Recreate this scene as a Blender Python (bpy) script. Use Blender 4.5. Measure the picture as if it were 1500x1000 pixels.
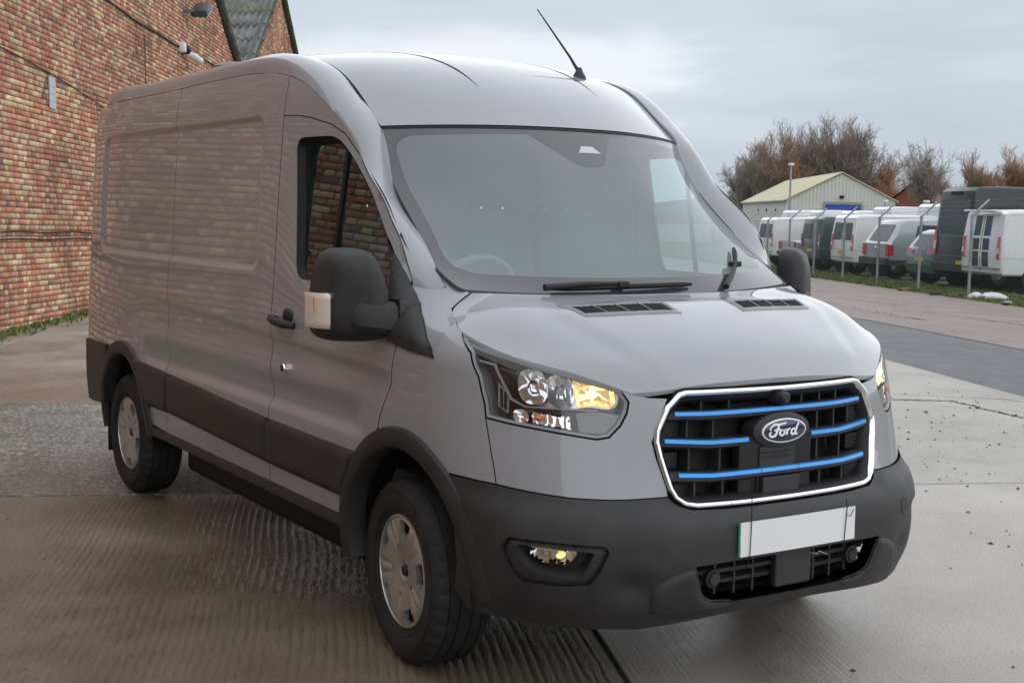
import bpy, bmesh, math, random
import numpy as np
from mathutils import Vector, Matrix
from mathutils.geometry import delaunay_2d_cdt
R = math.radians
random.seed(7); rng = np.random.default_rng(11)
for o in list(bpy.data.objects): bpy.data.objects.remove(o)
scene = bpy.context.scene
col = scene.collection
# ---------------------------------------------------------------- camera
CAM = (4.093, -3.152, 1.626); YAW, PITCH, ROLL = 147.213, -5.660, 0.995
cd = bpy.data.cameras.new('camera'); camo = bpy.data.objects.new('camera', cd); col.objects.link(camo)
cd.sensor_fit = 'HORIZONTAL'; cd.sensor_width = 36; cd.lens = 1933.0/1500*36; cd.clip_start = .05; cd.clip_end = 3000
_y, _p, _r = R(YAW), R(PITCH), R(ROLL)
_f = Vector((math.cos(_y)*math.cos(_p), math.sin(_y)*math.cos(_p), math.sin(_p))); _rt = Vector((math.sin(_y), -math.cos(_y), 0)); _up = _rt.cross(_f)
_r2 = math.cos(_r)*_rt+math.sin(_r)*_up; _u2 = -math.sin(_r)*_rt+math.cos(_r)*_up
camo.matrix_world = Matrix(((_r2.x, _u2.x, -_f.x, CAM[0]), (_r2.y, _u2.y, -_f.y, CAM[1]), (_r2.z, _u2.z, -_f.z, CAM[2]), (0, 0, 0, 1)))
scene.camera = camo
# ---------------------------------------------------------------- overcast sky
SUN_EL, SUN_AZ = 54, 50           # sun lost in thick cloud: light from the whole sky, a little more from the open side of the yard
world = bpy.data.worlds.new('World'); scene.world = world; world.use_nodes = True
nt = world.node_tree; nt.nodes.clear()
def N(t, typ, **kw):
    n = t.nodes.new(typ)
    for k, v in kw.items():
        if k in n.inputs: n.inputs[k].default_value = v
        else: setattr(n, k, v)
    return n
out = N(nt, 'ShaderNodeOutputWorld'); bg = N(nt, 'ShaderNodeBackground'); bg.inputs['Strength'].default_value = .1
sky = N(nt, 'ShaderNodeTexSky', sky_type='NISHITA', sun_disc=False, sun_elevation=R(SUN_EL), sun_rotation=R(90-SUN_AZ), air_density=1.0, dust_density=2.0, ozone_density=1.5)
tc = N(nt, 'ShaderNodeTexCoord'); sep = N(nt, 'ShaderNodeSeparateXYZ'); nt.links.new(tc.outputs['Generated'], sep.inputs[0])
# cloud layer: project the view direction on a plane overhead so that clouds flatten towards the horizon
zz = N(nt, 'ShaderNodeMath', operation='MAXIMUM'); zz.inputs[1].default_value = 0; nt.links.new(sep.outputs['Z'], zz.inputs[0])
za = N(nt, 'ShaderNodeMath', operation='ADD'); za.inputs[1].default_value = .16; nt.links.new(zz.outputs[0], za.inputs[0])
dv = N(nt, 'ShaderNodeVectorMath', operation='DIVIDE'); cmb = N(nt, 'ShaderNodeCombineXYZ')
nt.links.new(tc.outputs['Generated'], dv.inputs[0])
for i in range(3): nt.links.new(za.outputs[0], cmb.inputs[i])
nt.links.new(cmb.outputs[0], dv.inputs[1])
no = N(nt, 'ShaderNodeTexNoise', Scale=.85, Detail=7., Roughness=.52, Distortion=.25); nt.links.new(dv.outputs[0], no.inputs['Vector'])
no2 = N(nt, 'ShaderNodeTexNoise', Scale=.33, Detail=3., Roughness=.5); nt.links.new(dv.outputs[0], no2.inputs['Vector'])
mxn = N(nt, 'ShaderNodeMath', operation='ADD'); nt.links.new(no.outputs['Fac'], mxn.inputs[0]); nt.links.new(no2.outputs['Fac'], mxn.inputs[1])
ramp = N(nt, 'ShaderNodeValToRGB'); nt.links.new(mxn.outputs[0], ramp.inputs[0])
ramp.color_ramp.interpolation = 'EASE'
CR = [(.36, (3.2, 3.7, 4.4)), (.46, (3.75, 4.2, 4.8)), (.54, (4.3, 4.7, 5.2)), (.64, (5.9, 6.2, 6.5))]
while len(ramp.color_ramp.elements) < len(CR): ramp.color_ramp.elements.new(.5)
hv = N(nt, 'ShaderNodeMath', operation='MULTIPLY'); hv.inputs[1].default_value = .5; nt.links.new(mxn.outputs[0], hv.inputs[0]); nt.links.new(hv.outputs[0], ramp.inputs[0])
for e, (p, c) in zip(ramp.color_ramp.elements, CR): e.position = p; e.color = (c[0]/10, c[1]/10, c[2]/10, 1)
cs = N(nt, 'ShaderNodeVectorMath', operation='SCALE'); cs.inputs['Scale'].default_value = 10.; nt.links.new(ramp.outputs[0], cs.inputs[0])
mix = N(nt, 'ShaderNodeMix', data_type='RGBA'); mix.inputs['Factor'].default_value = .93
nt.links.new(sky.outputs[0], mix.inputs['A']); nt.links.new(cs.outputs[0], mix.inputs['B'])
nt.links.new(mix.outputs['Result'], bg.inputs['Color']); nt.links.new(bg.outputs[0], out.inputs[0])
# ---------------------------------------------------------------- sun through cloud
sl = bpy.data.lights.new('sun', 'SUN'); sl.energy = 1.5; sl.angle = R(180); sl.color = (1, .985, .96)
so = bpy.data.objects.new('sun', sl); col.objects.link(so)
_d = Vector((math.cos(R(SUN_AZ))*math.cos(R(SUN_EL)), math.sin(R(SUN_AZ))*math.cos(R(SUN_EL)), math.sin(R(SUN_EL))))
so.rotation_euler = _d.to_track_quat('Z', 'Y').to_euler(); so.location = (0, -6, 12)
vs = scene.view_settings; vs.view_transform = 'Standard'; vs.look = 'None'; vs.gamma = 1; vs.use_curve_mapping = False; vs.exposure = .62
scene.render.resolution_x, scene.render.resolution_y = 1024, 682
# ---------------------------------------------------------------- materials
MATS = {}
def mat(name, base=(.5, .5, .5), rough=.5, metal=0., coat=0., spec=.5, **kw):
    if name in MATS: return MATS[name]
    m = bpy.data.materials.new(name); m.use_nodes = True; b = m.node_tree.nodes['Principled BSDF']
    b.inputs['Base Color'].default_value = (*base, 1); b.inputs['Roughness'].default_value = rough; b.inputs['Metallic'].default_value = metal
    b.inputs['Coat Weight'].default_value = coat; b.inputs['Coat Roughness'].default_value = .03; b.inputs['Specular IOR Level'].default_value = spec
    for k, v in kw.items(): b.inputs[k.replace('_', ' ')].default_value = v
    MATS[name] = m; return m
def bsdf(m): return m.node_tree.nodes['Principled BSDF']
def noise_tint(m, c1, c2, scale=8., detail=4., coord='Object', rough=None, bump=0., bscale=None):
    """colour varies between c1 and c2 with noise; optional roughness range and bump"""
    t = m.node_tree; b = bsdf(m); tcn = t.nodes.new('ShaderNodeTexCoord')
    n = N(t, 'ShaderNodeTexNoise', Scale=scale, Detail=detail, Roughness=.6); t.links.new(tcn.outputs[coord], n.inputs['Vector'])
    r = t.nodes.new('ShaderNodeValToRGB'); r.color_ramp.elements[0].position = .3; r.color_ramp.elements[1].position = .7
    r.color_ramp.elements[0].color = (*c1, 1); r.color_ramp.elements[1].color = (*c2, 1)
    t.links.new(n.outputs['Fac'], r.inputs[0]); t.links.new(r.outputs[0], b.inputs['Base Color'])
    if rough:
        mr = N(t, 'ShaderNodeMapRange'); mr.inputs['To Min'].default_value, mr.inputs['To Max'].default_value = rough
        t.links.new(n.outputs['Fac'], mr.inputs['Value']); t.links.new(mr.outputs[0], b.inputs['Roughness'])
    if bump:
        n2 = N(t, 'ShaderNodeTexNoise', Scale=bscale or scale*8, Detail=3.); t.links.new(tcn.outputs[coord], n2.inputs['Vector'])
        bp = N(t, 'ShaderNodeBump'); bp.inputs['Strength'].default_value = bump; bp.inputs['Distance'].default_value = .01
        t.links.new(n2.outputs['Fac'], bp.inputs['Height']); t.links.new(bp.outputs[0], b.inputs['Normal'])
    return m
paint = mat('van_paint', (.25, .258, .28), .42, 0., 1.0); noise_tint(paint, (.238, .246, .268), (.258, .267, .290), 2.2, 8.)
_t = paint.node_tree; _tc = _t.nodes.new('ShaderNodeTexCoord'); _n = N(_t, 'ShaderNodeTexNoise', Scale=5., Detail=2.); _t.links.new(_tc.outputs['Object'], _n.inputs['Vector'])   # slight waviness of pressed panels
_b = N(_t, 'ShaderNodeBump'); _b.inputs['Strength'].default_value = .10; _b.inputs['Distance'].default_value = .004; _t.links.new(_n.outputs['Fac'], _b.inputs['Height']); _t.links.new(_b.outputs[0], bsdf(paint).inputs['Coat Normal'])
_n2 = N(_t, 'ShaderNodeTexNoise', Scale=14., Detail=6., Roughness=.7); _t.links.new(_tc.outputs['Object'], _n2.inputs['Vector']); _m = N(_t, 'ShaderNodeMapRange'); _m.inputs['From Min'].default_value = .35; _m.inputs['From Max'].default_value = .75; _m.inputs['To Min'].default_value = .008; _m.inputs['To Max'].default_value = .05
_t.links.new(_n2.outputs['Fac'], _m.inputs['Value']); _t.links.new(_m.outputs[0], bsdf(paint).inputs['Coat Roughness'])      # film of road dust in the gloss
plastic = mat('black_plastic', (.022, .022, .024), .42, spec=.4); noise_tint(plastic, (.017, .017, .019), (.034, .033, .033), 7., 8., rough=(.34, .56), bump=.3, bscale=700)
darkpl = mat('dark_plastic', (.014, .014, .015), .5, spec=.35)
seal = mat('rubber_seal', (.008, .008, .008), .6, spec=.3)
rubber = mat('tyre_rubber', (.018, .018, .019), .75, spec=.3); noise_tint(rubber, (.013, .013, .014), (.030, .029, .028), 9., rough=(.6, .85), bump=.15, bscale=160)
chrome = mat('chrome', (.86, .86, .87), .06, 1.)
silver = mat('wheel_silver', (.52, .50, .47), .32, .75); noise_tint(silver, (.46, .44, .41), (.55, .53, .50), 12., rough=(.28, .42))
blue = mat('blue_strip', (.025, .30, .80), .25, .2, .8)
white_plate = mat('white_plate', (.72, .73, .74), .3)
def glass_mat(name, tint=(.80, .90, .88), refl=1.0, rough=.0, ior=1.5):
    if name in MATS: return MATS[name]
    m = bpy.data.materials.new(name); m.use_nodes = True; t = m.node_tree; t.nodes.clear()
    o = N(t, 'ShaderNodeOutputMaterial'); tr = N(t, 'ShaderNodeBsdfTransparent'); tr.inputs[0].default_value = (*tint, 1)
    g = N(t, 'ShaderNodeBsdfGlossy'); g.inputs['Roughness'].default_value = rough; g.inputs['Color'].default_value = (refl, refl, refl, 1)
    fr = N(t, 'ShaderNodeFresnel'); ge = N(t, 'ShaderNodeNewGeometry'); mi = N(t, 'ShaderNodeMix', data_type='FLOAT')   # same pane from both sides
    mi.inputs['A'].default_value = ior; mi.inputs['B'].default_value = 1/ior; t.links.new(ge.outputs['Backfacing'], mi.inputs['Factor']); t.links.new(mi.outputs['Result'], fr.inputs['IOR'])
    mx = N(t, 'ShaderNodeMixShader'); t.links.new(fr.outputs[0], mx.inputs[0]); t.links.new(tr.outputs[0], mx.inputs[1]); t.links.new(g.outputs[0], mx.inputs[2])
    t.links.new(mx.outputs[0], o.inputs[0]); MATS[name] = m; return m
# ---------------------------------------------------------------- mesh helpers
def tag(o, label=None, cat=None, group=None, kind=None):
    if label: o['label'] = label
    if cat: o['category'] = cat
    if group: o['group'] = group
    if kind: o['kind'] = kind
    return o
def empty(name, loc=(0, 0, 0), rz=0., parent=None):
    o = bpy.data.objects.new(name, None); col.objects.link(o); o.location = loc; o.rotation_euler = (0, 0, rz); o.empty_display_size = .2
    if parent: o.parent = parent
    return o
def mobj(name, v, f, m, parent=None, smooth=True, nrm=None, kind=None, auto=None):
    me = bpy.data.meshes.new(name); me.from_pydata([tuple(map(float, p)) for p in v], [], [tuple(map(int, q)) for q in f]); me.update()
    if nrm is not None: me.validate()
    if m: me.materials.append(m)
    if smooth:
        me.polygons.foreach_set('use_smooth', [True]*len(me.polygons))
        if nrm is not None: me.normals_split_custom_set_from_vertices([tuple(map(float, q)) for q in nrm])
        elif auto: me.set_sharp_from_angle(angle=R(auto))
    o = bpy.data.objects.new(name, me); col.objects.link(o)
    if parent: o.parent = parent
    if kind: o['kind'] = kind
    return o
class MB:
    """collects shapes for ONE mesh object"""
    def __init__(s): s.v = []; s.f = []
    def add(s, v, f):
        k = len(s.v); s.v += [tuple(map(float, p)) for p in v]; s.f += [tuple(int(i)+k for i in q) for q in f]; return s
    def box(s, c, d, rz=0., rx=0., ry=0., bev=0.):
        x, y, z = d[0]/2, d[1]/2, d[2]/2
        if bev:
            b = min(bev, x*.49, y*.49, z*.49); pts = []
            bm = bmesh.new(); bmesh.ops.create_cube(bm, size=1)
            for q in bm.verts: q.co = Vector((q.co.x*d[0], q.co.y*d[1], q.co.z*d[2]))
            bmesh.ops.bevel(bm, geom=list(bm.edges), offset=b, segments=2, affect='EDGES', profile=.5)
            bm.verts.index_update(); pv = [tuple(q.co) for q in bm.verts]; pf = [[q.index for q in f.verts] for f in bm.faces]; bm.free()
        else:
            pv = [(-x, -y, -z), (x, -y, -z), (x, y, -z), (-x, y, -z), (-x, -y, z), (x, -y, z), (x, y, z), (-x, y, z)]
            pf = [(0, 3, 2, 1), (4, 5, 6, 7), (0, 1, 5, 4), (1, 2, 6, 5), (2, 3, 7, 6), (3, 0, 4, 7)]
        M = Matrix.Translation(c) @ Matrix.Rotation(rz, 4, 'Z') @ Matrix.Rotation(ry, 4, 'Y') @ Matrix.Rotation(rx, 4, 'X')
        return s.add([M @ Vector(p) for p in pv], pf)
    def tube(s, pts, r, n=8, cap=True):
        pts = [Vector(p) for p in pts]; rr = r if hasattr(r, '__len__') else [r]*len(pts)
        k = len(s.v); prev = None
        for i, p in enumerate(pts):
            t = (pts[min(i+1, len(pts)-1)]-pts[max(i-1, 0)]).normalized()
            if prev is None: a = t.orthogonal().normalized()
            else: a = (prev-t*prev.dot(t)).normalized()
            prev = a; b = t.cross(a)
            for j in range(n):
                q = 2*math.pi*j/n; s.v.append(tuple(p+(a*math.cos(q)+b*math.sin(q))*rr[i]))
        for i in range(len(pts)-1):
            for j in range(n): s.f.append((k+i*n+j, k+i*n+(j+1) % n, k+(i+1)*n+(j+1) % n, k+(i+1)*n+j))
        if cap: s.f.append(tuple(k+j for j in range(n))[::-1]); s.f.append(tuple(k+(len(pts)-1)*n+j for j in range(n)))
        return s
    def prism(s, poly, axis_pts):
        """poly: 2-D loop mapped by function axis_pts(p, t) for t=0 (back) and 1 (front)"""
        n = len(poly); k = len(s.v)
        s.v += [tuple(axis_pts(p, 0)) for p in poly]+[tuple(axis_pts(p, 1)) for p in poly]
        s.f.append(tuple(k+i for i in range(n))[::-1]); s.f.append(tuple(k+n+i for i in range(n)))
        for i in range(n): s.f.append((k+i, k+(i+1) % n, k+n+(i+1) % n, k+n+i))
        return s
    def lathe(s, prof, n=48, axis='y', c=(0, 0, 0), closed=False):
        k = len(s.v); m = len(prof)
        for i in range(n):
            a = 2*math.pi*i/n; ca, sa = math.cos(a), math.sin(a)
            for r, h in prof:
                if axis == 'y': s.v.append((c[0]+r*ca, c[1]+h, c[2]+r*sa))
                elif axis == 'z': s.v.append((c[0]+r*ca, c[1]+r*sa, c[2]+h))
                else: s.v.append((c[0]+h, c[1]+r*ca, c[2]+r*sa))
        for i in range(n):
            for j in range(m-1+(1 if closed else 0)):
                a, b = k+i*m+j, k+i*m+(j+1) % m; d, e = k+((i+1) % n)*m+j, k+((i+1) % n)*m+(j+1) % m
                s.f.append((a, d, e, b))
        return s
    def ball(s, c, r, n=12, m=8):
        r = r if hasattr(r, '__len__') else (r, r, r); k = len(s.v)
        for i in range(m+1):
            t = math.pi*i/m
            for j in range(n):
                p = 2*math.pi*j/n; s.v.append((c[0]+r[0]*math.sin(t)*math.cos(p), c[1]+r[1]*math.sin(t)*math.sin(p), c[2]+r[2]*math.cos(t)))
        for i in range(m):
            for j in range(n): s.f.append((k+i*n+j, k+(i+1)*n+j, k+(i+1)*n+(j+1) % n, k+i*n+(j+1) % n))
        return s
    def grid(s, P):
        nr, nc = P.shape[:2]; k = len(s.v); s.v += [tuple(map(float, p)) for p in P.reshape(-1, 3)]
        for i in range(nr-1):
            for j in range(nc-1): s.f.append((k+i*nc+j, k+i*nc+j+1, k+(i+1)*nc+j+1, k+(i+1)*nc+j))
        return s
    def build(s, name, m, parent=None, smooth=False, auto=35, kind=None, fixn=True):
        o = mobj(name, s.v, s.f, m, parent, smooth=False, kind=kind)
        bm = bmesh.new(); bm.from_mesh(o.data)
        if fixn: bmesh.ops.recalc_face_normals(bm, faces=bm.faces)
        bm.to_mesh(o.data); bm.free()
        if smooth:
            o.data.polygons.foreach_set('use_smooth', [True]*len(o.data.polygons)); o.data.set_sharp_from_angle(angle=R(auto))
        return o
def clone(o, parent=None):
    c = o.copy(); col.objects.link(c); c.parent = parent
    for ch in o.children: clone(ch, c)
    return c
# ---------------------------------------------------------------- surface maths (x forward from front axle, w = half width, z up)
def nat_spline(k, v, q):
    """natural cubic spline: knots k (n), values v (n, ...), query q (m)"""
    k = np.asarray(k, float); v = np.asarray(v, float); q = np.asarray(q, float)
    n = len(k); h = np.diff(k); sh = v.shape[1:]
    vf = v.reshape(n, -1)
    A = np.zeros((n, n)); B = np.zeros_like(vf)
    A[0, 0] = A[-1, -1] = 1
    for i in range(1, n-1):
        A[i, i-1] = h[i-1]; A[i, i] = 2*(h[i-1]+h[i]); A[i, i+1] = h[i]
        B[i] = 6*((vf[i+1]-vf[i])/h[i]-(vf[i]-vf[i-1])/h[i-1])
    M = np.linalg.solve(A, B)
    j = np.clip(np.searchsorted(k, q)-1, 0, n-2)
    a = (k[j+1]-q)/h[j]; b = (q-k[j])/h[j]
    a = a[:, None]; b = b[:, None]; hh = (h[j]**2/6)[:, None]
    r = a*vf[j]+b*vf[j+1]+((a**3-a)*M[j]+(b**3-b)*M[j+1])*hh
    # linear beyond the ends
    return r.reshape((len(q),)+sh)
def sst(a, b, x):
    t = np.clip((x-a)/(b-a), 0, 1); return t*t*(3-2*t)
def ss5(a, b, x):
    t = np.clip((x-a)/(b-a), 0, 1); return t**3*(t*(6*t-15)+10)
PZ = np.array([.20, .40, .53, .75, .95, 1.10, 1.25, 1.36, 1.6, 1.9, 2.05, 2.19, 2.25])
PW = np.array([.955, .985, .998, 1.001, .999, .993, .984, .977, .965, .947, .933, .905, .885])
ZT = np.linspace(.15, 2.25, 500); PT = nat_spline(PZ, PW, ZT)
XS = .22                       # where the side turns into the rounded nose
def W(x, z):
    x = np.asarray(x, float); z = np.asarray(z, float)
    w = np.interp(z, ZT, PT)
    w = w - .078*np.clip((-3.3-x)/1.0, 0, 2)**2
    w = w - .115*sst(-1.35, -.1, x)*sst(1.10, 1.95, z)
    w = w - .25*sst(-.26, .24, x)*(np.clip(z-1.10, 0, .33)/.25)**2
    return w
# nose outline: x = XS+(xf-XS)*cos^(2/m), w = Wd*sin^(2/n)
FZ = [.20, .30, .40, .50, .60, .66, .70, .80, .90, 1.00, 1.08, 1.16, 1.25, 1.4]
FX = [.83, .905, .950, .966, .968, .950, .920, .902, .890, .878, .860, .80, .70, .5]
FN = [2.9, 2.9, 3.0, 3.0, 3.0, 2.95, 2.75, 2.65, 2.6, 2.6, 2.6, 2.5, 2.5, 2.5]
FM = [2.2, 2.25, 2.3, 2.35, 2.35, 2.25, 2.15, 2.1, 1.95, 1.82, 1.75, 1.8, 1.85, 2.]
FZT = np.linspace(.15, 1.4, 400)
FXT = np.interp(FZT, FZ, FX); FNT = np.interp(FZT, FZ, FN); FMT = np.interp(FZT, FZ, FM)
_k = np.ones(13)/13
def _sm(a): return np.convolve(np.pad(a, 6, mode='edge'), _k, 'valid')
FXT, FNT, FMT = _sm(FXT), _sm(_sm(FNT)), _sm(_sm(FMT))
XR = -4.16; XE = -4.44         # rear corner start, rear end
def rrect(x, z, x0, x1, z0, z1, r):
    cx, cz = (x0+x1)/2, (z0+z1)/2
    dx = np.abs(x-cx)-(x1-x0)/2+r; dz = np.abs(z-cz)-(z1-z0)/2+r
    return np.hypot(np.clip(dx, 0, None), np.clip(dz, 0, None))+np.minimum(np.maximum(dx, dz), 0)-r
def side_feat(x, z):
    """pressed features of the side, outward positive"""
    d = -.016*(1-ss5(-.035, .0, rrect(x, z, -3.88, -1.34, 1.335, 2.025, .09)))
    # falling crease: surface below it tucks under
    zc = 1.15+(x+3.15)*(1.035-1.15)/3.0
    wd = np.interp(x, [-3.3, -3.0, -1, -.1], [.012, .02, .045, .06])
    win = sst(-3.35, -3.0, x)*(1-sst(-.14, .03, x))
    d = d-.014*win*(1-ss5(-1, 1, (z-zc)/(wd*.6)))*ss5(.90, 1.03, z)
    # hollow above the rub strips
    win2 = sst(-2.98, -2.74, x)*(1-sst(-.40, -.18, x))
    zt = np.interp(x, [-2.9, -.3], [.97, .985])
    d = d-.026*win2*ss5(.765, .825, z)*(1-ss5(0, 1, (z-.825)/(zt-.825)))
    return d
def arch_feat(x, z):
    d = 0
    for xc in (0., -3.3):
        r = np.hypot((x-xc), (z-.36)*1.0)
        d = d+.012*(1-sst(.50, .66, r))
    return d
def shell(u, z, feat=True):
    """u<0: nose, -1 = centre line, 0 = end of nose; u>0: side, x = XS-u; beyond the rear corner it wraps to the back"""
    u = np.asarray(u, float); z = np.asarray(z, float)
    u, z = np.broadcast_arrays(u, z)
    Wd = W(XS, z)
    xf = np.interp(z, FZT, FXT); n = np.interp(z, FZT, FNT); m = np.interp(z, FZT, FMT)
    ph = np.clip(1+u, 0, 1)*np.pi/2
    # even spacing along the curve
    xn = XS+(xf-XS)*np.cos(ph)**(2/m); wn = Wd*np.sin(ph)**(2/n)
    xs = XS-u
    ws = W(xs, z)
    if feat: ws = ws+side_feat(xs, z)
    x = np.where(u < 0, xn, xs); w = np.where(u < 0, wn, ws)
    # rear corner
    t = np.clip((XR-xs)/(XR-XE), 0, None)
    ur = XS-XR
    tt = np.clip((u-ur)/.55, 0, 1)*np.pi/2
    wr = W(np.full_like(xs, XR), z)
    rear = u > ur
    x = np.where(rear, XR-(XR-XE)*np.sin(tt)**(2/2.3), x)
    w = np.where(rear, wr*np.cos(tt)**(2/5.) , w)
    return x, w, z
def shell_xyz(u, z):
    x, w, zz = shell(u, z); return np.stack([x, -w, zz], -1)
def shell_n(u, z, e=1.5e-3):
    """outward normal by differences"""
    u = np.asarray(u, float); z = np.asarray(z, float)
    lo = np.where(np.abs(u) < e, u, u)
    a = shell_xyz(u+e, z)-shell_xyz(np.maximum(u-e, -1+1e-9), z)
    b = shell_xyz(u, z+e)-shell_xyz(u, z-e)
    n = -np.cross(a, b); n /= np.linalg.norm(n, axis=-1, keepdims=True)+1e-12
    # outward: away from x=-1.8,y=0
    return n
def patch(G, nr, nc, kr=None, kc=None):
    """tensor natural spline through control grid G (R,C,3) -> (nr,nc,3)"""
    G = np.asarray(G, float)
    def kn(A):
        d = np.linalg.norm(np.diff(A, axis=0), axis=-1).mean(1); k = np.concatenate([[0], np.cumsum(d)]); return k/k[-1]
    kr = kn(G) if kr is None else np.asarray(kr); kc = kn(np.swapaxes(G, 0, 1)) if kc is None else np.asarray(kc)
    qr = np.linspace(0, 1, nr) if np.isscalar(nr) else np.asarray(nr)
    qc = np.linspace(0, 1, nc) if np.isscalar(nc) else np.asarray(nc)
    T = nat_spline(kr, G, qr)
    return np.swapaxes(nat_spline(kc, np.swapaxes(T, 0, 1), qc), 0, 1)
# ---- A pillar / cant rail strip: door seam or drip line -> screen edge or roof ditch (x, w, z)
E1 = np.array([(-.092, .905, 1.350), (-.221, .897, 1.564), (-.456, .886, 1.747), (-.556, .888, 1.837), (-.735, .892, 1.985), (-.962, .896, 2.113),
               (-1.22, .897, 2.185), (-1.6, .893, 2.214), (-2.5, .893, 2.214), (-3.4, .892, 2.214), (-4.12, .835, 2.205), (-4.36, .77, 2.185)])
E2 = np.array([(-.067, .808, 1.4186), (-.232, .790, 1.54), (-.485, .775, 1.745), (-.61, .757, 1.94), (-.775, .757, 2.062), (-.96, .764, 2.182),
               (-1.30, .779, 2.277), (-1.7, .782, 2.297), (-2.5, .783, 2.303), (-3.4, .783, 2.303), (-4.12, .76, 2.300), (-4.36, .70, 2.265)])
E1[:, 1] = W(E1[:, 0], E1[:, 2])
E1[-2:, 1] = (.835, .77)
def strip_grid():
    rows = []
    for i in range(len(E1)):
        e1, e2 = E1[i], E2[i]
        t = (E1+E2)[min(i+1, len(E1)-1)]-(E1+E2)[max(i-1, 0)]
        c = e2-e1; n = np.cross(t, c); n /= np.linalg.norm(n)
        if n @ np.array([.5, .5, .7]) < 0: n = -n
        L = np.linalg.norm(c)
        k = np.interp(i, [0, 3, 6], [.10, .13, .24])/.24
        rows.append([e1, e1+.22*c+.17*k*L*n, e1+.5*c+.24*k*L*n, e1+.78*c+.15*k*L*n, e2])

    lead = [2*a-b+np.array([.0, -.006, -.004]) for a, b in zip(rows[0], (rows[0]+np.array(rows[1]))/2)]      # short tail tucked under the wing
    return np.array([lead]+rows)
# ---- roof between the ditches
RC = np.array([(-.37, 1.966), (-.535, 2.098), (-.74, 2.205), (-1.08, 2.300), (-1.5, 2.355), (-2.5, 2.385), (-3.4, 2.383), (-4.12, 2.370), (-4.36, 2.32)])
RE = np.array([(-.623, .749, 1.95), (-.775, .745, 2.060), (-.96, .751, 2.178), (-1.30, .767, 2.272), (-1.7, .774, 2.292), (-2.5, .775, 2.298), (-3.4, .775, 2.298),
               (-4.12, .752, 2.295), (-4.36, .692, 2.26)])
def roof_grid():
    rows = []
    for (cx, cz), e in zip(RC, RE):
        r = []
        for f in (0, .35, .65, .86, 1.):
            k = f**2.4
            r.append((cx+(e[0]-cx)*f**2.2, e[1]*f, cz+(e[2]-cz)*k))
        rows.append(r)
    return np.array(rows)
# ---- windscreen
WSE = np.array([(.098, .780, 1.339), (-.060, .800, 1.417), (-.232, .783, 1.54), (-.485, .768, 1.745), (-.617, .753, 1.947)])
WSC = np.array([(.225, 1.318), (.155, 1.395), (.02, 1.545), (-.185, 1.765), (-.365, 1.962)])
def screen_grid():
    rows = []
    for e, (cx, cz) in zip(WSE, WSC):
        rows.append([(cx+(e[0]-cx)*f**2.3, e[1]*f, cz+(e[2]-cz)*f**2.3) for f in (0, .3, .6, .82, 1.018)])
    return np.array(rows)
# ---- bonnet (rows rear -> front, columns centre -> outer edge); outer edge follows wing seam and headlamp top
BON = np.array([
 [(.245, 0, 1.326), (.235, .25, 1.326), (.20, .5, 1.329), (.158, .68, 1.334), (.127, .766, 1.336)],
 [(.315, 0, 1.314), (.308, .25, 1.314), (.278, .5, 1.315), (.215, .71, 1.318), (.136, .842, 1.288)],
 [(.42, 0, 1.296), (.415, .25, 1.295), (.385, .52, 1.290), (.315, .745, 1.290), (.214, .884, 1.252)],
 [(.57, 0, 1.250), (.562, .25, 1.247), (.53, .52, 1.237), (.44, .76, 1.240), (.318, .911, 1.218)],
 [(.69, 0, 1.198), (.682, .25, 1.194), (.65, .48, 1.183), (.59, .69, 1.178), (.515, .850, 1.158)],
 [(.785, 0, 1.140), (.777, .22, 1.137), (.755, .42, 1.129), (.715, .585, 1.126), (.662, .722, 1.114)],
 [(.846, 0, 1.078), (.842, .19, 1.076), (.830, .35, 1.067), (.810, .47, 1.056), (.784, .564, 1.052)]])
# ================================================================ THE VAN
van = empty('panel_van')
tag(van, 'grey panel van with black lower cladding and blue striped grille parked on wet concrete', 'van')
KU = 1.32
def s_of(u): u = np.asarray(u, float); return np.where(u < 0, u*KU, u)
def u_of(s): s = np.asarray(s, float); return np.where(s < 0, s/KU, s)
def densify(L, h):
    L = np.asarray(L, float); out = []
    for a, b in zip(L, np.roll(L, -1, 0)):
        n = max(1, int(np.ceil(np.linalg.norm(b-a)/h)))
        for i in range(n): out.append(a+(b-a)*i/n)
    return np.array(out)
def area2(L): x, y = L[:, 0], L[:, 1]; return (x*np.roll(y, -1)-np.roll(x, -1)*y).sum()
def inset(L, d):
    L = np.asarray(L, float); sg = 1 if area2(L) > 0 else -1
    e = np.roll(L, -1, 0)-L; e /= np.linalg.norm(e, axis=1, keepdims=True)+1e-12
    n = np.stack([-e[:, 1], e[:, 0]], 1)*sg; nn = n+np.roll(n, 1, 0)
    k = np.clip((nn**2).sum(1, keepdims=True)/2, .35, None)
    return L+nn/k*d
def rnd(L, r, n=5):
    """round the corners of a polygon"""
    L = np.asarray(L, float); out = []
    for i, p in enumerate(L):
        a, b = L[i-1]-p, L[(i+1) % len(L)]-p; la, lb = np.linalg.norm(a), np.linalg.norm(b)
        rr = (r[i] if hasattr(r, '__len__') else r)
        k = min(rr, la*.49, lb*.49)
        if k < 1e-4: out.append(p); continue
        A, B = p+a/la*k, p+b/lb*k
        for t in np.linspace(0, 1, n): out.append((1-t)**2*A+2*t*(1-t)*p+t*t*B)
    return np.array(out)
def smooth_loop(L, n=60):
    """closed curve through the points"""
    L = np.asarray(L, float); m = len(L); P = np.vstack([L[-3:], L, L[:3]])
    d = np.linalg.norm(np.diff(P, axis=0), axis=1)**.5; k = np.concatenate([[0], np.cumsum(d)])
    q = np.linspace(k[3], k[m+3], n, endpoint=False)
    return nat_spline(k, P, q)
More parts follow.
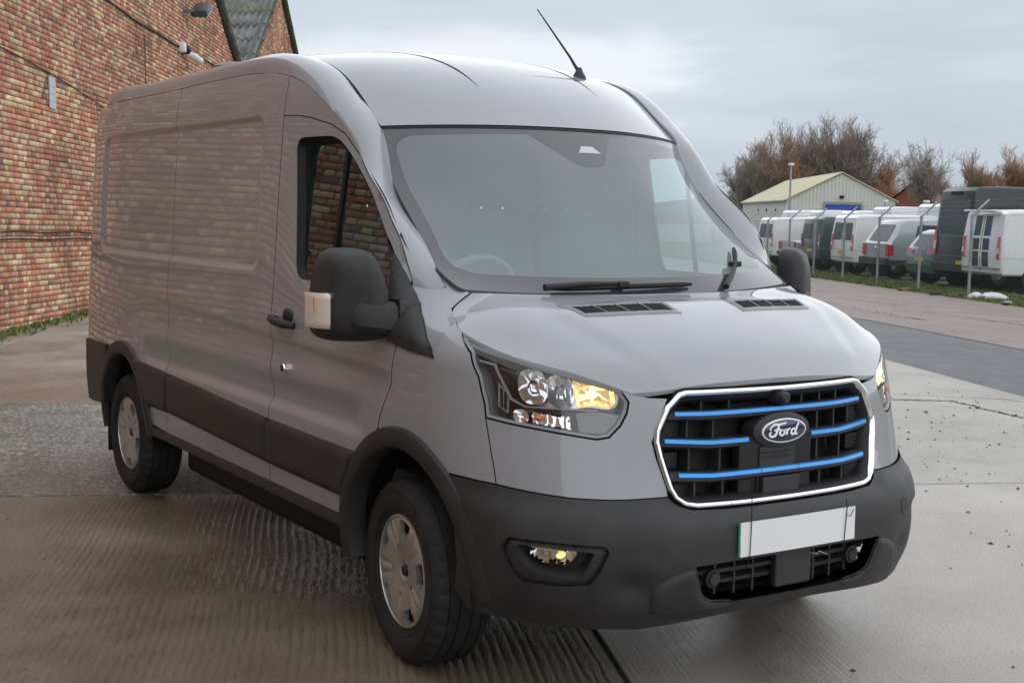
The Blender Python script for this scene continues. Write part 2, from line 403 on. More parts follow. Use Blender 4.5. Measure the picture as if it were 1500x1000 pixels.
def pip(P, L):
    P = np.asarray(P); x, y = P[:, 0], P[:, 1]; ins = np.zeros(len(P), bool); n = len(L); j = n-1
    for i in range(n):
        xi, yi, xj, yj = L[i][0], L[i][1], L[j][0], L[j][1]
        c = ((yi > y) != (yj > y))
        with np.errstate(divide='ignore', invalid='ignore'): c &= (x < (xj-xi)*(y-yi)/(yj-yi)+xi)
        ins ^= c; j = i
    return ins
def segdist(P, L):
    d = np.full(len(P), 1e9)
    for a, b in zip(L, np.roll(L, -1, 0)):
        e = b-a; t = np.clip(((P-a)@e)/(e@e+1e-12), 0, 1); d = np.minimum(d, np.linalg.norm(P-a-t[:, None]*e, axis=1))
    return d
def cdt(loops, h, hz=None):
    """triangulate a polygon with holes, interior grid h; returns points, triangles, boundary loops (index lists)"""
    hz = hz or h; pts = []; edges = []; bl = []
    for L in loops:
        k = len(pts); n = len(L); pts += [tuple(p) for p in L]; edges += [(k+i, k+(i+1) % n) for i in range(n)]; bl.append([k+i for i in range(n)])
    A = np.vstack(loops); lo, hi = A.min(0), A.max(0)
    gx = np.arange(lo[0]+h*.5, hi[0], h); gz = np.arange(lo[1]+hz*.5, hi[1], hz)
    g = np.stack(np.meshgrid(gx, gz, indexing='ij'), -1).reshape(-1, 2); g[:, 1] += (np.round((g[:, 0]-lo[0])/h) % 2)*hz*.25
    m = pip(g, loops[0])
    for L in loops[1:]: m &= ~pip(g, L)
    g = g[m]
    if len(g):
        d = np.full(len(g), 1e9)
        for L in loops: d = np.minimum(d, segdist(g, np.asarray(L)))
        g = g[d > .4*min(h, hz)]
    allp = [Vector(p) for p in pts]+[Vector(p) for p in g]
    r = delaunay_2d_cdt(allp, edges, [], 0, 1e-7)
    V = np.array([tuple(p) for p in r[0]]); F = [tuple(f) for f in r[2]]
    C = np.array([V[list(f)].mean(0) for f in F]); keep = pip(C, loops[0])
    for L in loops[1:]: keep &= ~pip(C, L)
    F = [f for f, k in zip(F, keep) if k]
    back = {}
    for i, o in enumerate(r[3]):
        for q in o: back[q] = i
    return V, F, [[back[i] for i in b] for b in bl]
def uzp(u, z, off=0.):
    """a point on the body shell, pushed out by off"""
    u = np.atleast_1d(np.asarray(u, float)); z = np.atleast_1d(np.asarray(z, float))
    return shell_xyz(u, z)+np.asarray(off)*shell_n(u, z)
def panel(name, loops, m, parent=van, off=0., h=.022, hz=None, sd=-1, skirt=.014, gap=.0025, both=False, metric=False, bulge=None, hd=None):
    """cut a sheet out of the shell: loops in (u, z)"""
    LL = []
    for i, L in enumerate(loops):
        L = np.asarray(L, float).copy()
        if not metric: L[:, 0] = s_of(L[:, 0])
        if gap:
            L2 = inset(L, gap if i == 0 else -gap)
            if both:   # keep centre-line points on the centre line
                c = L[:, 0] < -KU+1e-4; L2[c, 0] = -KU
            L = L2
        LL.append(densify(L, hd or h*.8))
    V, F, B = cdt(LL, h, hz)
    u, z = u_of(V[:, 0]), V[:, 1]
    u = np.maximum(u, -1+1e-6)
    nr = shell_n(u, z); o = off if bulge is None else off+bulge(V, LL[0])
    P = shell_xyz(u, z)+(np.asarray(o)[..., None] if np.ndim(o) else o)*nr
    if bulge is not None:
        # recompute normals from the pushed surface
        me = bpy.data.meshes.new('t'); me.from_pydata([tuple(p) for p in P], [], F); me.update()
        nn = np.array([v.normal for v in me.vertices]); s = np.sign((nn*nr).sum(1)+1e-9)[:, None]; nr2 = nn*s; bpy.data.meshes.remove(me)
    else: nr2 = nr
    Pv = list(P); Nv = list(nr2)
    # orient faces outward
    FF = []
    for f in F:
        a, b, c = P[f[0]], P[f[1]], P[f[2]]
        FF.append(f if np.dot(np.cross(b-a, c-a), nr[f[0]]) > 0 else f[::-1])
    if skirt:
        for b, L in zip(B, LL):
            k = len(Pv); n = len(b)
            for i in b: Pv.append(P[i]-skirt*nr[i]); Nv.append(nr2[i])
            for i in range(n):
                i2 = (i+1) % n
                if both and abs(V[b[i]][0]+KU) < 1e-4 and abs(V[b[i2]][0]+KU) < 1e-4: continue
                FF.append((b[i], k+i, k+i2, b[i2]))
    Pv = np.array(Pv); Nv = np.array(Nv)
    if both:
        k = len(Pv); Pv = np.vstack([Pv, Pv*[1, -1, 1]]); Nv = np.vstack([Nv, Nv*[1, -1, 1]]); FF = FF+[tuple(i+k for i in f[::-1]) for f in FF]
    elif sd > 0: Pv = Pv*[1, -1, 1]; Nv = Nv*[1, -1, 1]; FF = [f[::-1] for f in FF]
    return mobj(name, Pv, FF, m, parent, nrm=Nv)
def ribbon(mb, L, off=-.010, wd=.034, closed=False, h=.03):
    """dark strip lying behind a panel gap"""
    L = np.asarray(L, float).copy(); L[:, 0] = s_of(L[:, 0])
    if closed: L = np.vstack([L, L[:1]])
    Q = []
    for a, b in zip(L[:-1], L[1:]):
        n = max(1, int(np.ceil(np.linalg.norm(b-a)/h))); Q += [a+(b-a)*i/n for i in range(n)]
    Q.append(L[-1]); Q = np.array(Q)
    t = np.gradient(Q, axis=0); t /= np.linalg.norm(t, axis=1, keepdims=True)+1e-9; n = np.stack([-t[:, 1], t[:, 0]], 1)
    a = Q+n*wd/2; b = Q-n*wd/2
    A = uzp(np.maximum(u_of(a[:, 0]), -1), a[:, 1], off); Bp = uzp(np.maximum(u_of(b[:, 0]), -1), b[:, 1], off)
    mb.grid(np.stack([A, Bp], 1)); return mb
def ug(w, z):
    """nose parameter u for a half width w at height z"""
    w = np.asarray(w, float); z = np.asarray(z, float)
    n = np.interp(z, FZT, FNT); return np.arcsin(np.clip(w/W(XS, z), 0, 1)**(n/2))/(np.pi/2)-1
def npt(y, z, off=0.):
    """nose point for signed y"""
    y = np.atleast_1d(np.asarray(y, float)); z = np.broadcast_to(np.asarray(z, float), y.shape)
    p = uzp(ug(np.abs(y), z), z, off); p[:, 1] = np.where(y > 0, -p[:, 1], p[:, 1]); return p
# ---------------------------------------------------------------- outlines in (u, z)
BS, MS = 1.375, 2.75                                   # door / side panel seams
def arc(xc, zc, r, a0, a1, n): return [(XS-(xc+r*math.cos(R(a))), zc+r*math.sin(R(a))) for a in np.linspace(a0, a1, n)]
def nose_u(L):      # u from x on the flank: nose part needs the inverse
    out_ = []
    for u, z in L:
        if u < 0:
            x = XS-u; xf = np.interp(z, FZT, FXT); m = np.interp(z, FZT, FMT); c = np.clip((x-XS)/(xf-XS), 0, 1)**(m/2); u = math.acos(c)/(math.pi/2)-1
            # acos gives angle from the centre line
        out_.append((u, z))
    return out_
ARF = (.05, .36); ARR = (-3.28, .36)
fr_arch = nose_u(arc(*ARF, .49, 199, 52, 24))          # rear-bottom -> top -> front
rr_arch = arc(*ARR, .49, 170, 12, 26)
HL = np.array([(-.1345, 1.2100), (-.2561, 1.1820), (-.3677, 1.1565), (-.4535, 1.1311), (-.5408, 1.1100), (-.6195, 1.0850), (-.6609, 1.0623), (-.6781, 1.023), (-.671, .9883),
      (-.6538, .949), (-.6237, .9119), (-.5923, .905), (-.5265, .9166), (-.4421, .9305), (-.3491, .9443), (-.279, .9559), (-.2775, .9999), (-.2604, 1.0855), (-.2189, 1.1572)])
BSEAM = [(-.1102, .7569), (-.1888, .7546), (-.3047, .7477), (-.4106, .7338), (-.5179, .7222), (-.618, .7176), (-.6667, .7176), (-.7668, .7222)]
DTOP = [(BS, 2.006), (1.24, 2.001), (1.1474, 1.9878), (.9902, 1.9554), (.886, 1.9138)]
SG = patch(strip_grid(), 170, 18)                     # cant rail and A pillar sheet; its lower edge is the door seam
SG[:, 0, 1] = np.where(SG[:, 0, 2] < 2.0, W(SG[:, 0, 0], SG[:, 0, 2])-.002, SG[:, 0, 1])
_e = [(XS-p[0], p[2]) for p in SG[:, 0] if 1.350 <= p[2] <= 1.835 and p[0] > -.6][::-1]
DTOP = DTOP[:5]+_e
NPIL = len(_e)
BGH = patch(BON, 60, 34)                              # bonnet half sheet, centre -> outer edge
BEDGE = BGH[:, -1]
DFRONT = [(.2429, 1.141), (.2695, 1.0068), (.3389, .8796), (.352, .838)]
WIN = rnd([(1.250, 1.908), (.945, 1.908), (.826, 1.830), (.637, 1.678), (.43, 1.495), (.360, 1.335), (1.155, 1.335)], [.06, .12, .05, .05, .05, .04, .07], 7)
ZSILL = .450
top = [(XS-e[0], e[2]) for e in E1]
def top_between(u0, u1):
    k = XS-SG[:, 0, 0]; z = SG[:, 0, 2]; o_ = np.argsort(k); k, z = k[o_], z[o_]; q = np.linspace(u0, u1, 40)
    return [(float(a), float(b)-.001) for a, b in zip(q, np.interp(q, k, z))]
for sd in (-1, 1):
    # --- front door
    arch_d = [p for p in fr_arch if p[1] > ZSILL and p[0] > .352][::-1]
    loop = [(BS, ZSILL)]+DTOP+DFRONT+arch_d+[(arch_d[-1][0]+.02, ZSILL)]
    door = panel('front_door', [loop, WIN], paint, sd=sd, h=.03, hz=.02)
    # window: pressed frame, rubber, glass, divider
    fr = MB()
    Wm = WIN.copy(); Wi = inset(densify(Wm, .03), .022); Wo = inset(densify(Wm, .03), -.002)
    A = uzp(u_of(Wo[:, 0]), Wo[:, 1], -.003); Bq = uzp(u_of(Wi[:, 0]), Wi[:, 1], -.030); Cq = uzp(u_of(Wo[:, 0]), Wo[:, 1], -.034)
    G = np.stack([A, Bq, Cq], 1); G = np.concatenate([G, G[:1]]); fr.grid(G*[1, -sd if sd > 0 else 1, 1])
    fr.build('window_seal', seal, door, smooth=True)
    gv_, gf_, gb_ = cdt([Wi], .06); gp = uzp(gv_[:, 0], gv_[:, 1], -.026)       # flat pane set inside the frame
    co = np.linalg.lstsq(np.column_stack([gp[:, 0], gp[:, 2], np.ones(len(gp))]), -gp[:, 1], rcond=None)[0]; fit = np.column_stack([gp[:, 0], gp[:, 2], np.ones(len(gp))])@co
    wq = fit-max(0, (fit+gp[:, 1]).max())*.6-.10*(gp[:, 2]-1.62)**2*.3
    mobj('window_glass', np.column_stack([gp[:, 0], sd*wq, gp[:, 2]]), [f if sd > 0 else f[::-1] for f in gf_], glass_mat('side_glass', (.62, .78, .74), 1., 0., 1.75), door)
    dv_ = panel('window_divider', [[(.875, 1.35), (.898, 1.35), (.902, 1.86), (.880, 1.86)]], seal, door, off=-.020, h=.05, sd=sd, skirt=.01, gap=0)
    # handle and lock
    hb = MB()
    c = uzp(1.205, 1.163)[0]; yv = -c[1]
    hp = [(-.985+dx, -(yv+dy), zz_) for dx, dy, zz_ in ((-.105, .004, 1.158), (-.085, .038, 1.160), (-.02, .046, 1.155), (.05, .040, 1.148), (.085, .006, 1.142))]
    hb.tube(hp, [.014, .017, .019, .018, .015], 10)
    hb.ball((-.975, -yv-.002, 1.178), (.050, .012, .032), 16, 8)
    for i, p in enumerate(hb.v): hb.v[i] = (p[0], p[1]*(-sd), p[2])
    hb.build('door_handle', plastic, door, smooth=True)
    lk = MB(); c = uzp(1.2025, .9605)[0]
    lk.lathe([(0, -.020), (.016, -.020), (.019, -.014), (.024, -.013), (.026, .004)], 20, 'y', tuple(c))
    for i, p in enumerate(lk.v): lk.v[i] = (p[0], p[1]*(-sd), p[2])
    lo = lk.build('door_lock', chrome, door, smooth=True)
    lc = MB().lathe([(0, -.0225), (.0145, -.0225), (.0150, -.018)], 18, 'y', tuple(c))
    for i, p in enumerate(lc.v): lc.v[i] = (p[0], p[1]*(-sd), p[2])
    lc.build('lock_cylinder', darkpl, lo, smooth=True)
    # --- body frame over the door, load side panels
    panel('door_frame_panel', [[(BS, 2.006)]+DTOP[1:7]+[(u, z) for u, z in top_between(DTOP[6][0]+.012, BS)]], paint, sd=sd, h=.03, hz=.02, gap=.002)
    loop = [(BS, ZSILL), (MS, ZSILL), (MS, 2.213)]+top_between(BS, MS)[::-1][1:]
    panel('side_panel', [loop], paint, sd=sd, h=.028, hz=.0125, gap=.0018)
    ra = [p for p in rr_arch if p[1] > ZSILL]
    loop = [(MS, ZSILL)]+[p for p in ra[::-1]]+[(3.98, ZSILL), (4.62, ZSILL), (4.62, 2.205)]+top_between(MS, 4.50)[::-1]
    panel('rear_side_panel', [loop], paint, sd=sd, h=.028, hz=.0125, gap=.0018)
    # --- front wing
    wing = [(.3140, 1.3515), (.3185, 1.3909), (.3083, 1.4048), (.2919, 1.4176), (.2266, 1.3747), (.1694, 1.3515), (.104, 1.3377), (.098, 1.3053), (.0898, 1.2844), (.0224, 1.2567), (-.1173, 1.222)]+[tuple(p) for p in HL[::-1][:4]]+[(-.2876, .8518), (-.299, .7477), (-.1888, .7546), (-.1102, .7569)]
    wa = [p for p in fr_arch if p[0] <= .352 and p[0] > -.108][::-1]
    loop = wing+wa+DFRONT[::-1]
    panel('front_wing', [loop], paint, sd=sd, h=.018, hz=.016)
    # --- painted nose panel below the headlamp
    loop = [(-.279, .9559)]+[tuple(p) for p in HL[6:15][::-1]]+[(-.6853, 1.049), (-.7253, 1.038), (-.772, 1.034), (-.757, .99), (-.728, .8958), (-.7368, .8472), (-.7640, .745), (-.7668, .7222)]+BSEAM[::-1][1:5]+[(-.299, .7477), (-.2876, .8518)]
    panel('nose_panel', [loop], paint, sd=sd, h=.016)
    # --- rub strips, sill, arch trims, rear bumper corner
    def bul(V, L):
        d = segdist(V, L); return .020*np.clip(d/.022, 0, 1)**.5
    ztop = lambda u: float(np.interp(u, [.55, 1.37, 2.66, 3.3], [.722, .728, .768, .785])); zbot = lambda u: float(np.interp(u, [.55, 1.37, 2.66, 3.0], [.524, .530, .562, .556]))
    for u0, u1 in ((.50, BS), (BS, MS-.06), (MS-.06, 3.36)):
        us = np.linspace(u0, u1, 12)
        lp = [(u, ztop(u)) for u in us]+[(u, zbot(u)) for u in us[::-1]]
        # trim ends against the arches
        lp = [(min(max(u, XS-(ARF[0]-math.sqrt(max(.49**2-(z-ARF[1])**2, 0)))) if u < 1 else u, XS-(ARR[0]+math.sqrt(max(.49**2-(z-ARR[1])**2, 0)))), z) for u, z in lp]
        panel('rub_strip', [lp], plastic, sd=sd, off=.003, h=.02, skirt=.02, gap=.002, bulge=bul)
    sl_ = MB(); P = []
    for x in np.linspace(-.44, -2.86, 30):
        y = float(W(x, .45)); P.append([(x, -y-.004, .452), (x, -y-.012, .435), (x, -y-.010, .408), (x, -y+.02, .395), (x, -y+.12, .385)])
    sl_.grid(np.array(P)*[1, -sd, 1]); sl_.build('sill', plastic, van, smooth=True)
    for nm, (xc, zc), a0, a1, cut in (('front', ARF, 196, 0, True), ('rear', ARR, 186, 4, False)):
        rows = []
        an = np.radians(np.linspace(a0, a1, 60)); rows = []
        for r, off in ((.505, .000), (.500, .016), (.475, .022), (.440, .020), (.428, .010), (.425, -.06)):
            x, z = xc+r*np.cos(an), np.maximum(zc+r*np.sin(an), .30)
            uu = np.array([u for u, _ in nose_u(list(zip(XS-x, z)))]); rows.append(uzp(uu, z, off))
        tm = MB().grid(np.stack(rows, 1)*[1, -sd, 1]); tm.build('wheel_arch_trim', plastic, van, smooth=True, auto=50)
        # wheel well liner
        ln = MB(); P = []
        for a in np.linspace(-6, 186, 30):
            P.append([(xc+.432*math.cos(R(a)), sd*yy, zc+.432*math.sin(R(a))) for yy in (.97, .80, .62, .55)])
        ln.grid(np.array(P)); k = len(ln.v)
        ln.v += [(xc+.432*math.cos(R(a)), sd*.55, zc+.432*math.sin(R(a))) for a in np.linspace(-6, 186, 30)]; ln.f.append(tuple(range(k, k+30)))
        ln.build('wheel_well_liner', seal, van, smooth=True)
    lp = [(3.80, .812), (4.05, .803), (4.33, .792), (4.62, .78), (5.0, .78), (5.0, .42), (4.3, .42), (3.90, .46), (3.865, .60)]
    panel('rear_bumper_corner', [lp], plastic, sd=sd, off=.016, h=.03, skirt=.03, gap=.0)
    # mud flap behind rear wheel
    MB().box((-3.70, sd*.86, .32), (.012, .22, .30), bev=.004).build('mud_flap', seal, van)
# ---------------------------------------------------------------- dark strips behind the panel gaps
for sd in (-1, 1):
    for L_, kw in (([(BS, .44), (BS, 2.19)], {}), ([(MS, .44), (MS, 2.2)], {}), (DTOP[:5], dict(off=-.012, wd=.03)), (DTOP[4:], dict(off=-.010, wd=.013)), (DFRONT, dict(off=-.012)), ([(.3123, 1.3515), (.28, 1.25), (.2429, 1.141)], dict(off=-.012)), ([(.3140, 1.3515), (.3185, 1.3909), (.3083, 1.4048), (.2919, 1.4176)], dict(off=-.008, wd=.014)),
                   (HL, dict(closed=True, off=-.016, wd=.03)), (BSEAM, dict(off=-.012, wd=.05)), ([(-.279, .9559), (-.2876, .8518), (-.299, .7477)], dict(off=-.012)),
                   ([(.102, 1.3377), (.0959, 1.3053), (.0857, 1.2844), (.0224, 1.2567), (-.1173, 1.222)], dict(off=-.014, wd=.03))):
        mb = ribbon(MB(), L_, **kw); mb.v = [(p[0], p[1]*(-sd), p[2]) for p in mb.v]
        mb.build('gap_backing', seal, van, smooth=True)
# ---------------------------------------------------------------- tensor patches
def bil(G, a, b):
    """bilinear look-up in dense grid G, a (rows) and b (cols) in 0..1"""
    nr, nc = G.shape[:2]; x = np.clip(a, 0, 1)*(nr-1); y = np.clip(b, 0, 1)*(nc-1)
    i = np.minimum(x.astype(int), nr-2); j = np.minimum(y.astype(int), nc-2); fx = (x-i)[:, None]; fy = (y-j)[:, None]
    return G[i, j]*(1-fx)*(1-fy)+G[i+1, j]*fx*(1-fy)+G[i, j+1]*(1-fx)*fy+G[i+1, j+1]*fx*fy
def gn(G):
    a = np.gradient(G, axis=0); b = np.gradient(G, axis=1); n = np.cross(a, b); n /= np.linalg.norm(n, axis=-1, keepdims=True)+1e-12
    return n
def full(G):        # mirror a half grid (columns centre -> edge) to a full-width grid, columns right(-y) -> left(+y)
    L = G*[1, -1, 1]; return np.concatenate([L[:, ::-1], G[:, 1:]], 1)
def gobj(name, G, m, parent=van, up=(0, 0, 1), lip=0., lipdir=None):
    n = gn(G); s = np.sign((n*np.array(up)).sum(-1).mean()); n = n*s
    nr, nc = G.shape[:2]; V = G.reshape(-1, 3); Nn = n.reshape(-1, 3); F = []
    for i in range(nr-1):
        for j in range(nc-1):
            q = (i*nc+j, i*nc+j+1, (i+1)*nc+j+1, (i+1)*nc+j); F.append(q[::-1] if s > 0 else q)
    if lip:
        b = [j for j in range(nc)]+[i*nc+nc-1 for i in range(1, nr)]+[(nr-1)*nc+j for j in range(nc-2, -1, -1)]+[i*nc for i in range(nr-2, 0, -1)]
        k = len(V); d = -Nn[b]*lip if lipdir is None else np.array([lipdir])*lip
        V = np.vstack([V, V[b]+d]); Nn = np.vstack([Nn, Nn[b]]); m_ = len(b)
        F += [(b[i], b[(i+1) % m_], k+(i+1) % m_, k+i) for i in range(m_)]
    return mobj(name, V, F, m, parent, nrm=Nn)
# cant rail and A pillar
tuck = SG[:, -1:]+np.where(SG[:, -1:, 2:3] < 1.945, np.array([[[0, -.016, -.012]]]), np.array([[[0, 0., -.02]]]))
for sd in (-1, 1):
    G = np.concatenate([SG, tuck], 1)*[1, sd, 1]; gobj('roof_side_rail', G, paint, up=(.3, sd, .4), lip=.012)
# roof
RG = full(patch(roof_grid(), 90, 34)); roof = gobj('roof', RG, paint, lip=.02)
rd = MB()
for sd in (-1, 1):
    # roof ditch filler
    e = patch(np.stack([E2[3:], RE], 1), 90, 2); e = e*[1, sd, 1]; e[:, 0, 1] += .010*sd; e[:, 1, 1] -= .012*sd; e = e-np.array([0, 0, .006])
    rd.grid(e)
rd.build('roof_ditch', seal, roof, smooth=True)
# pressed ribs on the roof: thin dark gutters that stop short of the screen
for sd in (-1, 1):
    for ww in (.39,):
        Q = []
        for t in np.linspace(.066, .60, 60):
            f = (sd*ww+1)/2
            c = bil(RG, np.array([t]), np.array([f]))[0]; Q.append(c)
        Q = np.array(Q); w_ = .007*np.clip(np.arange(60)/6., 0.05, 1)[:, None]
        P = np.stack([Q+w_*[0, -1, 0]+[0, 0, .0012], Q+[0, 0, .0018], Q+w_*[0, 1, 0]+[0, 0, .0012]], 1)
        MB().grid(P).build('roof_rib', seal, roof, smooth=True)
# bonnet
BG = full(BGH)
dome = np.zeros(BG.shape[:2])
yy_, xx_ = np.abs(BG[..., 1]), BG[..., 0]
wc = np.interp(xx_, [.2, .45, .85], [.62, .60, .42])
BG[..., 2] += .012*(1-ss5(-.05, .05, yy_-wc))*ss5(.30, .45, xx_)*(1-ss5(.70, .86, xx_))
bonnet = gobj('bonnet', BG, paint, lip=.03)
def bon_at(x, y):
    f = BG.reshape(-1, 3); d = (f[:, 0]-x)**2+(f[:, 1]-y)**2; i = np.argsort(d)[:4]; w_ = 1/(d[i]+1e-7); return float((f[i, 2]*w_).sum()/w_.sum())
# windscreen with black border
WG = full(patch(screen_grid(), 60, 40))
SW, SH_ = .78, .90
def ws_obj(name, loops, m, off=0., h=.04, parent=None, lip=0):
    V, F, B = cdt([densify(L, .03) for L in loops], h)
    a, b = V[:, 1]/SH_, (V[:, 0]/SW+1)/2
    n = gn(WG); s = np.sign((n*np.array((1, 0, 1))).sum(-1).mean()); P = bil(WG, a, b)+(off-.003)*bil(n*s, a, b); Nn = bil(n*s, a, b)
    FF = []
    for f in F:
        c = np.cross(P[f[1]]-P[f[0]], P[f[2]]-P[f[0]]); FF.append(f if c@Nn[f[0]] > 0 else f[::-1])
    return mobj(name, P, FF, m, parent, nrm=Nn)
def mist_glare(name):
    m = glass_mat(name, (.74, .86, .84), 1., .0, 1.9); t = m.node_tree
    mx = [n for n in t.nodes if n.type == 'MIX_SHADER'][0]; o = [n for n in t.nodes if n.type == 'OUTPUT_MATERIAL'][0]
    d = N(t, 'ShaderNodeBsdfDiffuse'); d.inputs[0].default_value = (.55, .675, .71, 1)  # sky glare painted in with the mist as a pale diffuse layer
    tl = N(t, 'ShaderNodeBsdfTranslucent'); tl.inputs[0].default_value = (.5, .58, .58, 1)
    ad = N(t, 'ShaderNodeMixShader'); ad.inputs[0].default_value = .35; t.links.new(d.outputs[0], ad.inputs[1]); t.links.new(tl.outputs[0], ad.inputs[2])
    m2 = N(t, 'ShaderNodeMixShader'); tcn = t.nodes.new('ShaderNodeTexCoord'); n = N(t, 'ShaderNodeTexNoise', Scale=1.6, Detail=3.); t.links.new(tcn.outputs['Object'], n.inputs['Vector'])
    mr = N(t, 'ShaderNodeMapRange'); mr.inputs['From Min'].default_value = .3; mr.inputs['From Max'].default_value = .7; mr.inputs['To Min'].default_value = .20; mr.inputs['To Max'].default_value = .34
    t.links.new(n.outputs['Fac'], mr.inputs['Value']); t.links.new(mr.outputs[0], m2.inputs[0])
    t.links.new(mx.outputs[0], m2.inputs[1]); t.links.new(ad.outputs[0], m2.inputs[2]); t.links.new(m2.outputs[0], o.inputs[0])
    return m
clear = rnd([(-.715, .115), (.715, .115), (.725, .852), (.16, .862), (.055, .70), (-.055, .70), (-.22, .862), (-.725, .852)], [.10, .10, .09, .02, .03, .03, .02, .09], 8)
outer = rnd([(-SW, 0), (SW, 0), (SW, SH_), (-SW, SH_)], [.05, .05, .03, .03], 6)
wscr = ws_obj('windscreen', [clear], mist_glare('windscreen_glass'), parent=van)
frit = mat('screen_border', (.05, .055, .06), .12, coat=.6)
ws_obj('screen_border', [outer, clear], frit, parent=wscr)
ws_obj('screen_seal', [inset(outer, -.004), inset(outer, .012)], seal, off=.0015, parent=wscr, h=.02)
sen = ws_obj('camera_window', [[(-.03, .775), (.075, .775), (.05, .81), (-.005, .81)]], mat('sensor_window', (.45, .48, .5), .2), off=.001, h=.05, parent=wscr)
# ---------------------------------------------------------------- front bumper (full width, one moulding)
NA = (-1., 0)
bl = [(-.1102, .7569)]+BSEAM[1:-1]+[(-.7668, .7222), (-.7780, .705), (-.7926, .6930), (-.8212, .6790), (-.90, .674), (-1., .673), (-1., .512), (-.9084, .5117), (-.8269, .507),
      (-.8469, .412), (-.8655, .389), (-.92, .379), (-1., .377), (-1., .338), (-.9557, .336), (-.8126, .318), (-.711, .306), (-.5823, .306), (-.3548, .315), (-.1803, .318), (-.128, .38),
      (-.1416, .477), (-.1359, .546), (-.1359, .657)]
FOG = rnd([(-.322, .5927), (-.4478, .5903), (-.603, .5834), (-.6137, .5660), (-.5851, .4932), (-.5565, .4515), (-.4764, .4446), (-.3605, .4492), (-.329, .4816), (-.299, .5464)], .012, 4)
FOGI = rnd([(-.3548, .5741), (-.5751, .5626), (-.5494, .4978), (-.5236, .4747), (-.4134, .4839), (-.3777, .5024), (-.3462, .5533)], .010, 4)
def bump_b(V, L):
    u = u_of(V[:, 0]); z = V[:, 1]
    d = .004*sst(.762, .70, z)                                   # stands proud of the painted panels
    # ridge that frames the lower corner and a soft shelf line
    d = d+.010*(1-sst(.0, .05, np.abs(z-(.655-.02*sst(-.75, -.5, u)))))*0
    d = d+.010*sst(-.58, -.68, u)*sst(.735, .66, z)-.010*sst(-.74, -.80, u)*sst(.64, .665, z)+.008*sst(-.66, -.58, u)*sst(.74, .66, z)
    # tucked band either side of the plate
    d = d-.018*np.exp(-((z-.44)/.05)**2)*np.exp(-((u+.68)/.05)**2)
    return d
bumper = panel('front_bumper', [bl, FOG], plastic, off=.004, h=.02, skirt=.05, gap=.002, both=True, bulge=bump_b)
# lower apron pieces that flank the opening, proud of the bumper
for sd in (-1, 1):
    ap = rnd([(-.7153, .36), (-.7253, .43), (-.7411, .4608), (-.774, .4932), (-.8269, .5071), (-.8469, .412), (-.8655, .389), (-.92, .379), (-.92, .345), (-.80, .33)], .012, 4)
    def bul2(V, L): return .016*np.clip(segdist(V, L)/.02, 0, 1)**.6
    panel('bumper_apron', [ap], plastic, bumper, off=.012, h=.014, sd=sd, skirt=.03, gap=0, bulge=bul2)
    # fog lamp surround, pocket and lamp
    def bul3(V, L): return .012*np.clip(segdist(V, L)/.012, 0, 1)
    fs = panel('fog_lamp_surround', [FOG, FOGI], plastic, bumper, off=-.004, h=.014, sd=sd, skirt=.03, gap=.001, bulge=lambda V, L: .012*np.clip(np.minimum(segdist(V, L), .02)/.010, 0, 1))
    pk = MB(); A = inset(densify(np.column_stack([s_of(FOGI[:, 0]), FOGI[:, 1]]), .02), -.001); Bi = inset(A, .018)
    P = np.stack([uzp(u_of(A[:, 0]), A[:, 1], -.004), uzp(u_of(Bi[:, 0]), Bi[:, 1], -.045)], 1); P = np.concatenate([P, P[:1]]); pk.grid(P*[1, -sd, 1])
    k = len(pk.v); pk.v += [tuple(p) for p in uzp(u_of(Bi[:, 0]), Bi[:, 1], -.045)*[1, -sd, 1]]; pk.f.append(tuple(range(k, k+len(Bi))))
    pk.build('fog_lamp_pocket', plastic, fs, smooth=True)
    FL = rnd([(-.3777, .5626), (-.5236, .5556), (-.5207, .5371), (-.5021, .514), (-.3891, .5186)], .006, 3)
    fl = panel('fog_lamp', [FL], glass_mat('lamp_glass', (.92, .94, .95), 1., 0., 1.45), fs, off=-.012, h=.02, sd=sd, skirt=0, gap=0)
    rf = panel('fog_reflector', [FL], chrome, fl, off=-.040, h=.012, sd=sd, skirt=-.026, gap=0, bulge=lambda V, L: -.006*np.abs(np.sin(V[:, 0]*160)))
    bulb = MB().ball(tuple(uzp(-.475, .540, -.028)[0]*[1, -sd, 1]), (.012, .016, .010)); bulb.build('fog_bulb', mat('amber_glow', (.9, .6, .25), .3, Emission_Color=(1, .62, .22, 1), Emission_Strength=.9), fl, smooth=True)
    # parking sensor
    c = uzp(-.5107, .3844, .006)[0]*[1, -sd, 1]; n = shell_n(np.array([-.5107]), np.array([.3844]))[0]*[1, -sd, 1]
    ps = MB().lathe([(0, .003), (.010, .003), (.0105, -.003), (.013, -.003), (.0135, .002)], 16, 'x'); M = Vector(n).to_track_quat('X', 'Z').to_matrix()
    ps.v = [tuple(Vector(c)+M @ Vector(p)) for p in ps.v]; ps.build('parking_sensor', plastic, bumper, smooth=True)
# tow-eye cover on the left half
c = npt([.60], .585, .018)[0]; n = shell_n(ug(np.array([.60]), np.array([.585])), np.array([.585]))[0]*[1, -1, 1]
tw = MB().lathe([(0, .001), (.030, .001), (.0315, -.002)], 24, 'x'); M = Vector(n).to_track_quat('X', 'Z').to_matrix(); tw.v = [tuple(Vector(c)+M @ Vector(p)) for p in tw.v]
tw.build('tow_eye_cover', plastic, bumper, smooth=True)
